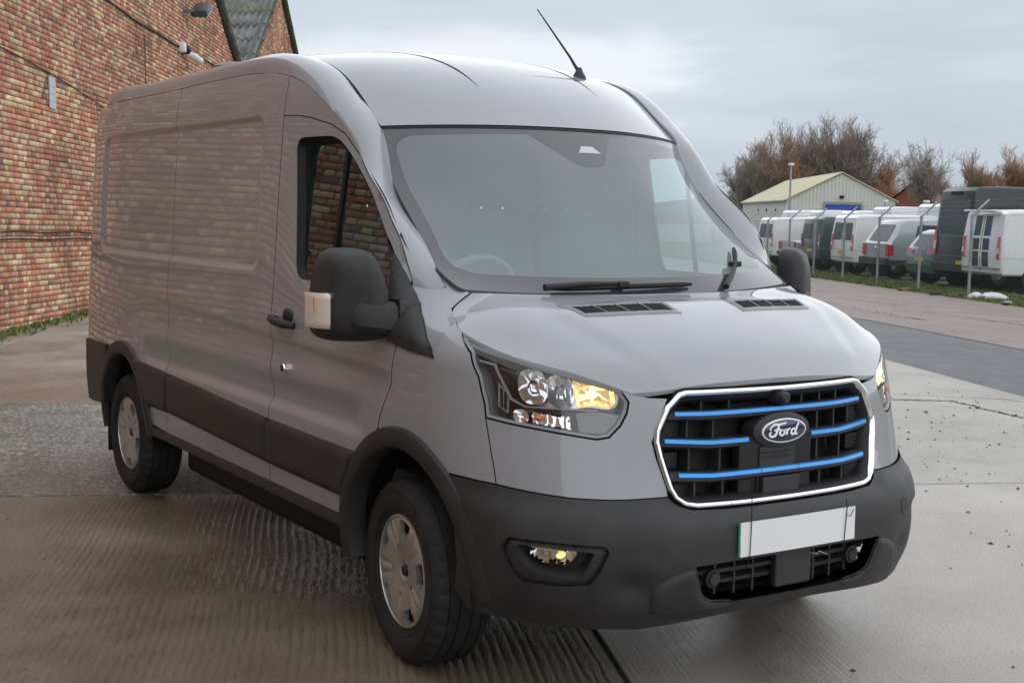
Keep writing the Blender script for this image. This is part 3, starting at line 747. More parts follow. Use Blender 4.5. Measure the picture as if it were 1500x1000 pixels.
# ---------------------------------------------------------------- lower intake
low = empty('lower_grille', parent=van)
bk = MB(); ys = np.linspace(-.44, .44, 30); bk.grid(np.stack([npt(ys, .53, -.10), npt(ys, .44, -.10), npt(ys, .37, -.09), npt(ys, .365, .0)], 1)); bk.build('intake_backing', seal, low, smooth=True)
for z0 in (.462, .425):
    b_ = MB()
    ys = np.linspace(-.40, .40, 30); a = npt(ys, z0+.007, -.035); b = npt(ys, z0-.007, -.035); c = npt(ys, z0-.009, -.075); d_ = npt(ys, z0+.009, -.075)
    b_.grid(np.stack([d_, a, b, c], 1)); b_.build('intake_bar', plastic, low, smooth=True, auto=40)
for y in (-.30, -.22, -.14, .14, .22, .30):
    MB().box((float(npt([y], .44, -.06)[0][0]), y, .445), (.05, .008, .13)).build('intake_rib', plastic, low)
MB().box((float(npt([.0], .45, -.012)[0][0])-.012, 0.02, .448), (.03, .165, .125), bev=.008).build('radar_cover', plastic, low)
for y in (-.322, .322):
    p = npt([y], .444, -.02)[0]; MB().lathe([(0, .012), (.020, .012), (.024, .004), (.030, .003), (.031, -.03)], 20, 'x', tuple(p)).build('tow_bolt', plastic, low, smooth=True)
# ---------------------------------------------------------------- radiator grille
gr = empty('radiator_grille', parent=van)
HEX = [(.0, 1.054), (.22, 1.056), (.385, 1.056), (.412, 1.049), (.458, 1.010), (.498, .935), (.505, .896), (.497, .847), (.472, .745), (.455, .712), (.425, .689), (.385, .681), (.2, .678), (.0, .677)]
HP = densify(np.array(HEX+[(-a, b) for a, b in HEX[::-1]][1:-1]), .02)
def ring(name, d0, d1, offs, m, parent, lift=0.):
    """band following the grille outline: section points (inset, offset)"""
    rows = []
    for ins_, of in offs:
        L = inset(HP, ins_); rows.append(npt(L[:, 0], L[:, 1], of+lift))
    P = np.stack(rows, 1); P = np.concatenate([P, P[:1]]); return MB().grid(P).build(name, m, parent, smooth=True, auto=60)
ring('chrome_surround', 0, 0, [(.000, -.012), (.000, .006), (.004, .012), (.010, .014), (.016, .010), (.020, -.004)], chrome, gr)
ring('grille_rim', 0, 0, [(-.008, -.004), (-.002, -.012)], seal, gr)
ring('inner_rim', 0, 0, [(.019, -.002), (.030, -.012), (.040, -.040), (.046, -.085)], darkpl, gr)
V, F, B = cdt([inset(HP, .03)], .04); P = npt(V[:, 0], V[:, 1], -.088); mobj('grille_backing', P, F, seal, gr)
def half_w(z): 
    L = inset(HP, .03); zz2 = L[:, 1]; xx2 = L[:, 0]
    c = [x1+(x2-x1)*(z-z1)/(z2-z1) for x1, z1, x2, z2 in zip(xx2, zz2, np.roll(xx2, -1), np.roll(zz2, -1)) if (z1-z)*(z2-z) < 0]
    return max(c) if c else .3
def bar(name, ys, zs, hh, m, parent, o0, o1, bev=.004):
    """horizontal bar following the nose: front face at offset o1, back at o0"""
    ys = np.asarray(ys); zs = np.asarray(zs)
    a = npt(ys, zs+hh/2, o0); b = npt(ys, zs+hh/2-bev*.3, o1-bev); c = npt(ys, zs+hh/2-bev, o1); d_ = npt(ys, zs-hh/2+bev, o1); e = npt(ys, zs-hh/2+bev*.3, o1-bev); f = npt(ys, zs-hh/2, o0)
    P = np.stack([a, b, c, d_, e, f], 1); mb = MB().grid(P); n = len(ys)
    mb.f.append(tuple(range(6))); mb.f.append(tuple((n-1)*6+i for i in range(6))[::-1]); return mb.build(name, m, parent, smooth=True, auto=35)
def zline(z0, y, droop=.012): return z0-droop*np.clip((np.abs(y)-.30)/.15, 0, 1)*0+z0*0
def bz(z0, y, bend): y = np.abs(y); return z0+bend*np.clip((y-.30)/.16, 0, 1.2)
for z0, bend, spans in ((.978, .004, [(-.425, .425)]), (.884, .012, [(-.465, -.145), (.145, .465)]), (.778, .010, [(-.425, .425)])):
    ys = np.linspace(-half_w(z0)-.01, half_w(z0)+.01, 44); bar('grille_slat', ys, bz(z0, ys, bend)-.004, .042, plastic, gr, -.085, -.012, .010)
    for y0, y1 in spans:
        if z0 < .8: segs = [(y0, -.098), (-.095, .072), (.075, y1)]
        else: segs = [(y0, y1)]
        for a, b in segs:
            ys = np.linspace(a, b, 24); bar('blue_strip', ys, bz(z0, ys, bend)+.001, .0175, blue, gr, -.016, -.004, .003)
for z0, z1, yl in ((.995, 1.035, (-.31, -.20, .13, .22, .31)), (.905, .955, (-.37, -.27, .20, .29, .37)), (.80, .862, (-.37, -.25, -.10, .09, .19, .31)), (.70, .757, (-.36, -.25, -.10, .09, .19, .31))):
    for y in yl:
        p = npt([y], (z0+z1)/2, -.055)[0]; MB().box((float(p[0]), y, (z0+z1)/2), (.055, .007, z1-z0+.03)).build('grille_rib', plastic, gr)
for y, z in ((-.415, .925), (.415, .925), (-.43, .825), (.43, .825), (-.40, .725), (.40, .725)):
    p = npt([y], z, -.06)[0]; MB().box((float(p[0])-.005, y, z), (.03, .085, .058), bev=.006).build('grille_blank', darkpl, gr)
MB().box((float(npt([0], 1.02, -.05)[0][0])-.03, 0, 1.022), (.03, .66, .038)).build('upper_blank', darkpl, gr)
# centre block, charge flap and camera pod
MB().box((float(npt([0], .80, -.03)[0][0])-.012, -.015, .795), (.04, .33, .20), bev=.006).build('centre_block', darkpl, gr)
cf = MB().box((float(npt([0], .80, -.010)[0][0])-.020, -.012, .812), (.03, .164, .088), bev=.004).build('charge_flap', plastic, gr)
cf2 = MB().box((float(npt([0], .73, -.008)[0][0])-.014, -.012, .724), (.03, .164, .060), bev=.004).build('lower_flap', plastic, gr)
for z in (.822, .806): MB().box((float(npt([0], .80, .004)[0][0])-.0185, -.02, z+.012), (.006, .12, .003)).build('moulded_line', darkpl, cf)
cm = MB(); p = npt([.005], 1.016, 0)[0]; cm.lathe([(0, .030), (.014, .030), (.020, .024), (.022, 0), (.030, -.02), (.030, -.05)], 20, 'x', tuple(p)); cm.build('front_camera', plastic, gr, smooth=True)
# badge
bd = empty('badge', parent=gr)
bx0 = float(npt([0], .907, 0)[0][0])
def oval(a, b, n=64, y0=0., z0=.907): return [(y0+a*math.cos(2*math.pi*i/n), z0+b*math.sin(2*math.pi*i/n)) for i in range(n)]
def plate_oval(name, a, b, x0, x1, m, parent, rim=0.):
    mb = MB(); o1, o2 = oval(a, b), oval(a-rim, b-rim); n = len(o1)
    mb.v = [(x0, y, z) for y, z in o1]+[(x1-rim*.5, y, z) for y, z in o1]+[(x1, y, z) for y, z in o2]
    for i in range(n):
        j = (i+1) % n; mb.f += [(i, j, n+j, n+i), (n+i, n+j, 2*n+j, 2*n+i)]
    mb.f.append(tuple(2*n+i for i in range(n))); return mb.build(name, m, parent, smooth=True, auto=50)
plate_oval('badge_housing', .128, .060, bx0-.06, bx0+.008, plastic, bd, .018)
plate_oval('badge_border', .100, .041, bx0, bx0+.013, mat('badge_white', (.8, .82, .84), .2), bd, .001)
plate_oval('badge_field', .0945, .0365, bx0, bx0+.0145, mat('badge_blue', (.006, .012, .055), .15, coat=.8), bd, .001)
STROKES = [  # script lettering, (y, z, half width) in badge units, 1 = half height of field
 [(-1.32, .42, .10), (-1.05, .62, .11), (-.70, .60, .11), (-.30, .62, .10), (.10, .72, .09)],                      # F top bar
 [(-.62, .60, .10), (-.72, .20, .11), (-.85, -.25, .12), (-1.10, -.52, .12), (-1.42, -.50, .10), (-1.52, -.25, .09), (-1.35, -.10, .07)],   # F stem and foot
 [(-1.35, .42, .09), (-1.48, .22, .08), (-1.38, .08, .07)],
 [(-1.12, .02, .08), (-.80, .10, .09), (-.48, .12, .08)],                                                          # F middle bar
 [(-.28, .06, .09), (-.48, -.10, .10), (-.50, -.36, .10), (-.32, -.50, .09), (-.12, -.38, .09), (-.08, -.12, .09), (-.24, .06, .08), (-.02, .02, .06), (.16, .06, .07)],  # o
 [(.14, .08, .08), (.20, -.15, .10), (.12, -.48, .10)], [(.18, -.12, .07), (.34, .06, .09), (.52, .08, .11)],      # r
 [(1.02, .0, .09), (.80, .08, .09), (.64, -.12, .10), (.64, -.38, .10), (.80, -.48, .09), (.98, -.30, .09)],       # d bowl
 [(1.32, .66, .08), (1.18, .30, .10), (1.02, -.20, .11), (1.05, -.46, .10), (1.26, -.42, .07)]]                    # d stem
wl = mat('badge_script', (.85, .87, .88), .25)
lt = MB()
for k, st in enumerate(STROKES):
    st = np.array(st); q = np.linspace(0, len(st)-1, 8*(len(st)-1)+1); c = nat_spline(np.arange(len(st)), st, q) if len(st) > 2 else st
    t = np.gradient(c[:, :2], axis=0); t /= np.linalg.norm(t, axis=1, keepdims=True)+1e-9; n = np.stack([-t[:, 1], t[:, 0]], 1); sc = .0345
    xx3 = bx0+.0156+.0002*k
    a = np.column_stack([np.full(len(c), xx3), (c[:, 0]+n[:, 0]*c[:, 2])*sc*1.32, .909+(c[:, 1]+n[:, 1]*c[:, 2])*sc]); b = np.column_stack([np.full(len(c), xx3), (c[:, 0]-n[:, 0]*c[:, 2])*sc*1.32, .909+(c[:, 1]-n[:, 1]*c[:, 2])*sc])
    lt.grid(np.stack([a, b], 1))
lt.build('badge_lettering', wl, bd)
# ---------------------------------------------------------------- number plate tied on with wire
pl = empty('number_plate', parent=van)
yp = np.linspace(-.262, .262, 14)
def plate_pts(y, z, o): return np.column_stack([.982-.10*y*y*0+0*y+o+(.58-z)*.02, y, z+0*y])
px_ = .992
P = np.stack([np.column_stack([px_-.06*yp**2, yp, np.full(14, .637)]), np.column_stack([px_+.003-.06*yp**2, yp, np.full(14, .525)])], 1)
MB().grid(P).grid(P-[.004, 0, 0]).build('plate_face', white_plate, pl, smooth=True)
gs = np.linspace(-.2665, -.2625, 2); MB().box((px_-.006, -.2645, .581), (.006, .006, .112)).build('green_band', mat('plate_green', (.02, .30, .12), .4), pl)
MB().box((px_-.006, .262, .581), (.005, .003, .110)).build('plate_edge', white_plate, pl)
for y, zt, jig in ((-.222, .79, .004), (.215, .668, .008)):
    MB().tube([(px_-.004-.06*y*y+.004, y, zt), (px_+.001, y+jig*.5, .64), (px_+.003, y-jig*.4, .58), (px_+.004, y-jig, .523), (px_-.02, y-jig, .47)], .0016, 6).build('tie_wire', seal, pl)
MB().tube([(px_+.002, .215, .615), (px_+.006, .232, .608), (px_+.004, .247, .630)], .0014, 6).build('tie_wire', seal, pl)
MB().tube([(px_-.01, .06, .50), (px_+.01, .075, .497), (px_+.008, .085, .505), (px_+.012, .12, .490)], .0012, 6).build('tie_wire', mat('bright_wire', (.5, .5, .5), .3, .8), pl)
# ---------------------------------------------------------------- headlamps
lampglass = glass_mat('lamp_lens', (.95, .96, .97), 1., 0., 1.5)
refl = mat('reflector', (.88, .88, .9), .08, 1.)
warm = mat('warm_reflector', (.95, .80, .52), .12, 1., Emission_Color=(1, .62, .22, 1), Emission_Strength=.30)
dimb = mat('lamp_bezel', (.03, .024, .022), .22, coat=.5)
greyb = mat('lamp_grey', (.20, .205, .215), .3)
amber = mat('amber_bulb', (.65, .16, .02), .2, coat=.6)
HLm = np.column_stack([s_of(HL[:, 0]), HL[:, 1]])
ZX = lambda X, Y: (650+X/4.286, 470+Y/4.286)
def dish(name, cu, cz, ru, rz, d0, depth, m, parent, sd, n=28, rot_=0., ribs=0):
    t, a = np.meshgrid(np.linspace(1, .02, 9), np.linspace(0, 2*math.pi, n+1), indexing='ij')
    e = 2/2.6; du = ru*t*np.abs(np.cos(a))**e*np.sign(np.cos(a)); dz = rz*t*np.abs(np.sin(a))**e*np.sign(np.sin(a))
    off = -(d0+depth*(1-t*t)); off = off-ribs*.004*np.abs(np.sin(du*150))*(1-t*.2)
    P = shell_xyz(u_of(s_of(cu)+du), cz+dz)+off[..., None]*shell_n(u_of(s_of(cu)+du), cz+dz)
    return MB().grid(P*[1, -sd, 1]).build(name, m, parent, smooth=True)
for sd in (-1, 1):
    hl = empty('headlamp', parent=van)
    panel('lens', [HLm], lampglass, hl, off=.001, h=.025, sd=sd, skirt=0, gap=.004, metric=True)
    panel('housing', [HLm], dimb, hl, off=-.075, h=.03, sd=sd, skirt=0, gap=.008, metric=True)
    # rim bead inside the lens
    A = inset(densify(HLm, .02), .004); Bi = inset(densify(HLm, .02), .013)
    P = np.stack([uzp(u_of(A[:, 0]), A[:, 1], -.003), uzp(u_of(Bi[:, 0]), Bi[:, 1], -.008), uzp(u_of(Bi[:, 0]), Bi[:, 1], -.078)], 1); P = np.concatenate([P, P[:1]])
    MB().grid(P*[1, -sd, 1]).build('bezel_rim', greyb, hl, smooth=True)
    bed = smooth_loop([(-.385, 1.068), (-.400, 1.112), (-.455, 1.124), (-.53, 1.108), (-.60, 1.096), (-.645, 1.070), (-.655, 1.035), (-.64, 1.004), (-.585, 1.008), (-.52, .998), (-.44, 1.006), (-.395, 1.028)], 60)
    panel('reflector_bed', [bed], mat('satin_chrome', (.62, .63, .65), .22, 1.), hl, off=-.062, h=.014, sd=sd, skirt=-.045, gap=0)
    r1 = dish('main_reflector', -.430, 1.066, .056, .056, .010, .045, refl, hl, sd)
    dish('bulb_shield', -.430, 1.066, .018, .016, .040, -.022, refl, r1, sd, 14)
    r2 = dish('dip_reflector', -.506, 1.055, .050, .053, .010, .036, refl, hl, sd, ribs=1)
    dish('bulb_shield', -.506, 1.055, .013, .013, .034, -.014, greyb, r2, sd, 14)
    LT = smooth_loop([(-.545, 1.099), (-.5923, 1.0947), (-.6338, 1.0762), (-.6466, 1.0438), (-.6366, 1.0091), (-.5866, 1.0150), (-.552, 1.0068), (-.546, 1.05)], 40)
    r3 = panel('lit_reflector', [LT], warm, hl, off=-.010, h=.008, sd=sd, skirt=.03, gap=0, bulge=lambda V, L: -.034*np.clip(segdist(V, L)/.035, 0, 1)**.6-.004*np.abs(np.sin(V[:, 0]*130))-.003*(np.sin(V[:, 1]*190) > 0))
    dish('lamp_bulb', -.592, 1.052, .010, .010, .040, -.020, mat('lit_bulb', (1, .9, .7), .3, Emission_Color=(1, .72, .34, 1), Emission_Strength=1.4), r3, sd, 14)
    dish('side_reflector', -.389, .971, .031, .021, .010, .022, refl, hl, sd, 20)
    ind = panel('indicator', [[(-.4206, .985), (-.5265, .9757), (-.5279, .934), (-.4177, .9513)]], refl, hl, off=-.024, h=.009, sd=sd, skirt=-.012, gap=0, bulge=lambda V, L: -.005*np.abs(np.sin(V[:, 0]*220))-.002*np.abs(np.sin(V[:, 1]*400)))
    c = uzp(-.4406, .9690, -.014)[0]*[1, -sd, 1]; MB().ball(tuple(c), (.016, .016, .011)).build('indicator_bulb', amber, ind, smooth=True)
    panel('inner_blank', [[(-.5430, .986), (-.5851, .9956), (-.6552, .982), (-.6409, .9467), (-.6166, .9212), (-.5479, .9258)]], greyb, hl, off=-.018, h=.02, sd=sd, skirt=.03, gap=0)
    panel('outer_blade', [[(-.250, 1.145), (-.3176, 1.1341), (-.3648, 1.0276), (-.402, 1.0050), (-.60, 1.0000), (-.60, .994), (-.402, .999), (-.358, 1.0200), (-.310, 1.127), (-.252, 1.138)]], greyb, hl, off=-.014, h=.02, sd=sd, skirt=.02, gap=0)
    panel('side_window', [[(-.3205, 1.0739), (-.3562, 1.0415), (-.3476, .9752), (-.3147, .9956)]], greyb, hl, off=-.022, h=.02, sd=sd, skirt=.02, gap=0)
    for k in range(2): panel('side_slot', [[(-.326+k*-.013, 1.058-k*.011), (-.335+k*-.013, 1.050-k*.011), (-.332+k*-.012, .990-k*.006), (-.322+k*-.012, .997-k*.006)]], seal, hl, off=-.0205, h=.02, sd=sd, skirt=0, gap=0)
# ---------------------------------------------------------------- bonnet vents
for sd in (-1, 1):
    A_, B_, C_, D_ = (.362, .559), (.471, .525), (.524, .149), (.419, .152)
    vt = empty('bonnet_vent', parent=bonnet)
    def vp(a, b, lift=0.):   # a 0..1 outer->inner, b 0..1 rear->front
        x = (A_[0]*(1-a)+D_[0]*a)*(1-b)+(B_[0]*(1-a)+C_[0]*a)*b; y = (A_[1]*(1-a)+D_[1]*a)*(1-b)+(B_[1]*(1-a)+C_[1]*a)*b
        return (x, sd*y, bon_at(x, sd*y)+lift)
    aa = np.linspace(0, 1, 14)
    def loop4(i): return [vp(a, i) for a in np.linspace(i, 1-i, 14)]+[vp(1-i, b) for b in np.linspace(i, 1-i, 6)][1:]+[vp(a, 1-i) for a in np.linspace(1-i, i, 14)][1:]+[vp(i, b) for b in np.linspace(1-i, i, 6)][1:-1]
    def lp_(ia, ib, lift): return [vp(a, ib, lift) for a in np.linspace(ia, 1-ia, 14)]+[vp(1-ia, b, lift) for b in np.linspace(ib, 1-ib, 6)][1:]+[vp(a, 1-ib, lift) for a in np.linspace(1-ia, ia, 14)][1:]+[vp(ia, b, lift) for b in np.linspace(1-ib, ib, 6)][1:-1]
    rows = [lp_(-.01, -.04, .0005), lp_(0, 0, .005), lp_(.03, .12, .006), lp_(.04, .16, .0015)]
    P = np.swapaxes(np.array(rows), 0, 1); P = np.concatenate([P, P[:1]]); MB().grid(P).build('vent_frame', greyb, vt, smooth=True, auto=50)
    P = np.array([[vp(a, b, .0014) for b in np.linspace(.14, .86, 4)] for a in np.linspace(.04, .96, 14)]); MB().grid(P).build('vent_mesh', seal, vt)
    for k in range(1, 4):
        a = .04+.92*k/4; p = [vp(a, b, .004) for b in (.14, .5, .86)]; MB().tube(p, .0025, 6).build('vent_bar', greyb, vt)
    for k in range(5):
        b = .22+.14*k; p = [vp(a+.004*(i % 2), b+.04*(i % 2), .003) for i, a in enumerate(np.linspace(.05, .95, 30))]; MB().tube(p, .0016, 5).build('vent_slat', darkpl, vt)
# ---------------------------------------------------------------- wipers, cowl
cw = MB()
ys = np.linspace(-.735, .735, 50); e0 = []; 
for y in ys:
    f = (y/.78+1)/2; a = bil(WG, np.array([.0]), np.array([f]))[0]; b = bil(BG, np.array([.0]), np.array([(y/.768+1)/2]))[0]; e0.append([a+[-.004, 0, -.004], (a+b)/2+[0, 0, -.012], b+[.03, 0, -.020]])
cw.grid(np.array(e0)).build('cowl_panel', darkpl, van, smooth=True)
def wsp(a, y, lift):    # a = 0 bottom .. 1 top
    f = np.array([(y/.78+1)/2]); n = gn(WG); s = np.sign((n*np.array((1, 0, 1))).sum(-1).mean()); return bil(WG, np.array([a]), f)[0]+lift*bil(n*s, np.array([a]), f)[0]
def wiper(p_piv, tip_a, tip_y, blade0, blade1, name='wiper'):
    wp = empty(name, parent=van)
    mid = [wsp(*p) for p in (p_piv, ((p_piv[0]+tip_a)/2+.008, (p_piv[1]+tip_y)/2, .032), (tip_a, tip_y, .03))]
    MB().tube(mid, [.013, .010, .007], 8).build('wiper_arm', darkpl, wp, smooth=True)
    Q = [wsp(blade0[0]+(blade1[0]-blade0[0])*t, blade0[1]+(blade1[1]-blade0[1])*t, .012+.006*math.sin(math.pi*t)) for t in np.linspace(0, 1, 12)]
    MB().tube(Q, [.006]+[.010]*10+[.006], 6).build('wiper_blade', seal, wp, smooth=True)
    MB().box(tuple(wsp(tip_a, tip_y, .024)), (.03, .05, .022), bev=.005).build('blade_clip', darkpl, wp)
wiper((.010, -.47, .03), .055, -.155, (.030, -.43), (.060, .155))
wiper((.006, .30, .03), .16, .44, (.04, .335), (.27, .545))
# ---------------------------------------------------------------- mirrors
for sd in (-1, 1):
    mr = empty('wing_mirror', parent=van)
    MC = np.array([-.195, 1.088, 1.315]); SWP = .62       # centre, sweep (x falls back by SWP per metre outward)
    def mp(dy, dx, z): return (MC[0]+dx-SWP*dy, sd*(MC[1]+dy), z)
    hs = MB(); rows = []
    for sc, dx in ((.30, .105), (.62, .098), (.85, .075), (.97, .035), (1., -.01), (1., -.045), (.97, -.055), (.90, -.055)):
        row = []
        for i in range(40):
            a = 2*math.pi*i/40; c, s_ = math.cos(a), math.sin(a); e = 2/3.6
            yy3 = .106*abs(c)**e*(1 if c > 0 else -1); zz3 = .168*abs(s_)**e*(1 if s_ > 0 else -1)
            yy3 *= 1-.16*(zz3/.168)-(.10*(zz3/.168) if yy3 < 0 else 0)
            row.append(mp(yy3*sc, dx, MC[2]+zz3*sc-.010*(1-sc)))
        rows.append(row+[row[0]])
    hs.grid(np.array(rows)); hs.f.append(tuple(range(40))); hs.build('mirror_housing', plastic, mr, smooth=True, auto=70)
    mg = MB(); k = 40; mg.v = [mp(.090*abs(math.cos(2*math.pi*i/k))**.6*(1 if math.cos(2*math.pi*i/k) > 0 else -1), -.057, MC[2]+.150*abs(math.sin(2*math.pi*i/k))**.6*(1 if math.sin(2*math.pi*i/k) > 0 else -1)) for i in range(k)]
    mg.f.append(tuple(range(k))); mg.build('mirror_glass', chrome, mr)
    # repeater on the outer edge
    rp = MB(); rows = []; zb = np.linspace(1.192, 1.328, 12)
    for zq in zb:
        t = abs((zq-1.26)/.068); b = 1-.25*t**6
        b = 1-.35*max(0, t-.55)**2/.2; rows.append([mp(dy-.03*(1-b), dx-.05*(1-b), zq) for dx, dy in ((.098, .086), (.094, .100), (.072, .119), (.026, .131), (-.03, .130))])
    rp.grid(np.array(rows)).build('indicator_lens', glass_mat('repeater', (.95, .93, .90), 1., .03, 1.5), mr, smooth=True)
    rb = MB(); rows = []
    for q, zq in enumerate(np.linspace(1.197, 1.323, 22)):
        rows.append([mp(dy-.03*max(0, abs((zq-1.26)/.068)-.6)**2, dx-.0012*(q % 2)-.12*max(0, abs((zq-1.26)/.068)-.6)**2, zq) for dx, dy in ((.088, .088), (.084, .098), (.064, .114), (.022, .125), (-.03, .124))])
    rb.grid(np.array(rows)).build('indicator_reflector', mat('repeater_silver', (.78, .76, .73), .3, .15), mr, smooth=True, auto=20)
    MB().box(mp(.121, .046, 1.285), (.018, .006, .05), bev=.002).build('indicator_core', mat('pale_amber', (.75, .45, .20), .3), mr)
    # arm and sail
    am = MB(); rows = []
    for w_, x_, zt, zb2, th in ((1.135, -.165, 1.290, 1.205, .070), (1.09, -.118, 1.296, 1.192, .085), (1.01, -.088, 1.296, 1.182, .090), (.96, -.070, 1.300, 1.172, .095), (.90, -.055, 1.312, 1.160, .10)):
        a_ = [(x_+th*.5, zb2+.02), (x_+th*.5, zt-.02), (x_+th*.3, zt), (x_-th*.5, zt), (x_-th*.5, zb2), (x_+th*.3, zb2)]
        rows.append([(x, sd*w_, z) for x, z in a_+a_[:1]])
    am.grid(np.array(rows)); am.f.append(tuple(range(6))); am.build('mirror_arm', plastic, mr, smooth=True, auto=40)
    MB().box((-.072, sd*.985, 1.246), (.098, .005, .124), bev=.002, rz=-sd*.25).build('arm_joint', seal, mr)
    SL = [(.455, 1.5158), (.3756, 1.414), (.3144, 1.3515), (.198, 1.2613), (.07, 1.186), (-.0472, 1.1271), (.1429, 1.1364), (.3062, 1.1549), (.36, 1.22), (.385, 1.32), (.415, 1.42)]
    panel('mirror_sail', [rnd(SL, .006, 3)], plastic, mr, off=.008, h=.02, sd=sd, skirt=.03, gap=0, bulge=lambda V, L: .022*np.clip(segdist(V, L)/.035, 0, 1)**.7)
# ---------------------------------------------------------------- wheels
def make_wheel():
    wroot = empty('wheel', parent=van)
    ty = MB(); prof = [(.208, -.085), (.226, -.100), (.252, -.112), (.285, -.1165), (.312, -.112), (.330, -.100), (.340, -.090), (.3465, -.078)]
    for a, b in ((-.068, -.060), (-.028, -.020), (.020, .028), (.060, .068)):
        prof += [(.3485, a), (.3415, a+.0015), (.3415, b-.0015), (.3485, b)]
    prof += [(.3465, .078), (.340, .090), (.330, .100), (.312, .112), (.285, .1165), (.252, .112), (.226, .100), (.208, .085)]
    n = 144; m = len(prof); k = 0
    for i in range(n):
        a = 2*math.pi*i/n; sh = (i % 4 == 0)
        for j, (r, h) in enumerate(prof):
            if sh and abs(h) > .070 and r > .328: r -= .0065
            elif sh and r > .345: r -= .003
            ty.v.append((r*math.cos(a), h, r*math.sin(a)))
    for i in range(n):
        for j in range(m-1): ty.f.append((i*m+j, ((i+1) % n)*m+j, ((i+1) % n)*m+j+1, i*m+j+1))
    tyre = ty.build('tyre', rubber, wroot, smooth=True, auto=28)
    for r in (.238, .300): MB().lathe([(r-.002, -.1075 if r < .25 else -.1165), (r, -.1095 if r < .25 else -.1180), (r+.002, -.1075 if r < .25 else -.1165)], 72).build('sidewall_ring', rubber, tyre, smooth=True)
    rm = MB().lathe([(.214, -.090), (.212, -.098), (.205, -.100), (.200, -.085), (.19, -.04), (.19, .09)], 64); rm.build('rim', silver, wroot, smooth=True)
    MB().lathe([(.0, .0), (.19, .0), (.19, .02)], 40).build('brake_disc', darkpl, wroot, smooth=True)
    # wheel trim with five windows
    rs = np.concatenate([[.0, .022, .034, .036, .060, .082, .086, .10, .118, .132, .146, .160, .174, .186, .196, .203]])
    hs_ = np.interp(rs, [0, .034, .036, .060, .086, .118, .16, .19, .203], [-.078, -.078, -.086, -.088, -.094, -.100, -.104, -.102, -.094])
    nth = 200; mb = MB()
    for i in range(nth):
        a = 2*math.pi*i/nth; ph = ((math.degrees(a)-8) % 72)-36     # windows centred at 8 + 72k degrees... ph=-36..36 measured from window centre +36
        for r, h in zip(rs, hs_):
            # spoke crease
            d = .006*np.clip(1-abs(abs(ph)-8)/7, 0, 1)*sst(.08, .12, r)*(1-sst(.17, .2, r))
            mb.v.append((r*math.cos(a), h+d, r*math.sin(a)))
    m = len(rs)
    def in_win(a, r):
        ph = ((math.degrees(a)-8+36) % 72)-36
        w0 = np.interp(r, [.142, .150, .184, .192], [9, 13, 15.5, 13]); big = .142 < r < .192 and abs(ph) < w0
        small = .084 < r < .098 and abs(((math.degrees(a)-8) % 72)-36) < 7
        return big or small
    gone = set()
    for i in range(nth):
        for j in range(m-1):
            a = 2*math.pi*(i+.5)/nth; r = (rs[j]+rs[j+1])/2
            if in_win(a, r): gone.add((i, j)); continue
            mb.f.append((i*m+j, ((i+1) % nth)*m+j, ((i+1) % nth)*m+j+1, i*m+j+1))
    def dup(v): mb.v.append((mb.v[v][0]*.985, mb.v[v][1]+.022, mb.v[v][2]*.985)); return len(mb.v)-1
    for (i, j) in gone:
        i2 = (i+1) % nth
        for (di, dj, e) in ((-1, 0, (i*m+j, i*m+j+1)), (1, 0, (i2*m+j, i2*m+j+1)), (0, -1, (i*m+j, i2*m+j)), (0, 1, (i*m+j+1, i2*m+j+1))):
            if ((i+di) % nth, j+dj) not in gone: a, b = dup(e[0]), dup(e[1]); mb.f.append((e[0], e[1], b, a))
    tr_ = mb.build('wheel_trim', silver, wroot, smooth=True, auto=30)
    MB().lathe([(0, -.0885), (.019, -.0885), (.0215, -.084), (.022, -.075)], 24).build('hub_badge', darkpl, tr_, smooth=True)
    return wroot
w0 = make_wheel(); HZ = .333; 
spots = [((0, -.868, HZ), R(-5), False), ((-3.3, -.868, HZ), 0, False), ((0, .868, HZ), R(-5), True), ((-3.3, .868, HZ), 0, True)]
for i, (p, rz, fl_) in enumerate(spots):
    o = w0 if i == 0 else clone(w0, van)
    o.location = p; o.rotation_euler = (0, R((0, 21, 40, 63)[i]), rz+(math.pi if fl_ else 0)); o.scale = (.985, 1, .9586)
# ---------------------------------------------------------------- aerial, roof vent
def roof_at(x, y):
    f = RG.reshape(-1, 3); d = (f[:, 0]-x)**2+(f[:, 1]-y)**2; i = int(d.argmin()); return float(f[i, 2])
ae = empty('roof_aerial', parent=van); ab = (-.90, .404, roof_at(-.90, .404))
MB().lathe([(0, .045), (.010, .043), (.020, .020), (.032, .002), (.034, -.010)], 18, 'z', ab).build('aerial_base', plastic, ae, smooth=True)
MB().tube([(ab[0]-.01, ab[1], ab[2]+.03), (ab[0]-.08, ab[1]+.001, ab[2]+.10), (ab[0]-.36, ab[1]+.004, ab[2]+.345)], [.008, .0055, .0028], 8).build('aerial_mast', seal, ae, smooth=True)
rv = empty('roof_vent', parent=van); vz = roof_at(-2.9, -.48)
MB().lathe([(0, .052), (.05, .050), (.09, .042), (.115, .026), (.12, .008), (.10, -.01)], 28, 'z', (-2.9, -.48, vz)).build('vent_cap', mat('vent_grey', (.10, .10, .105), .4), rv, smooth=True)
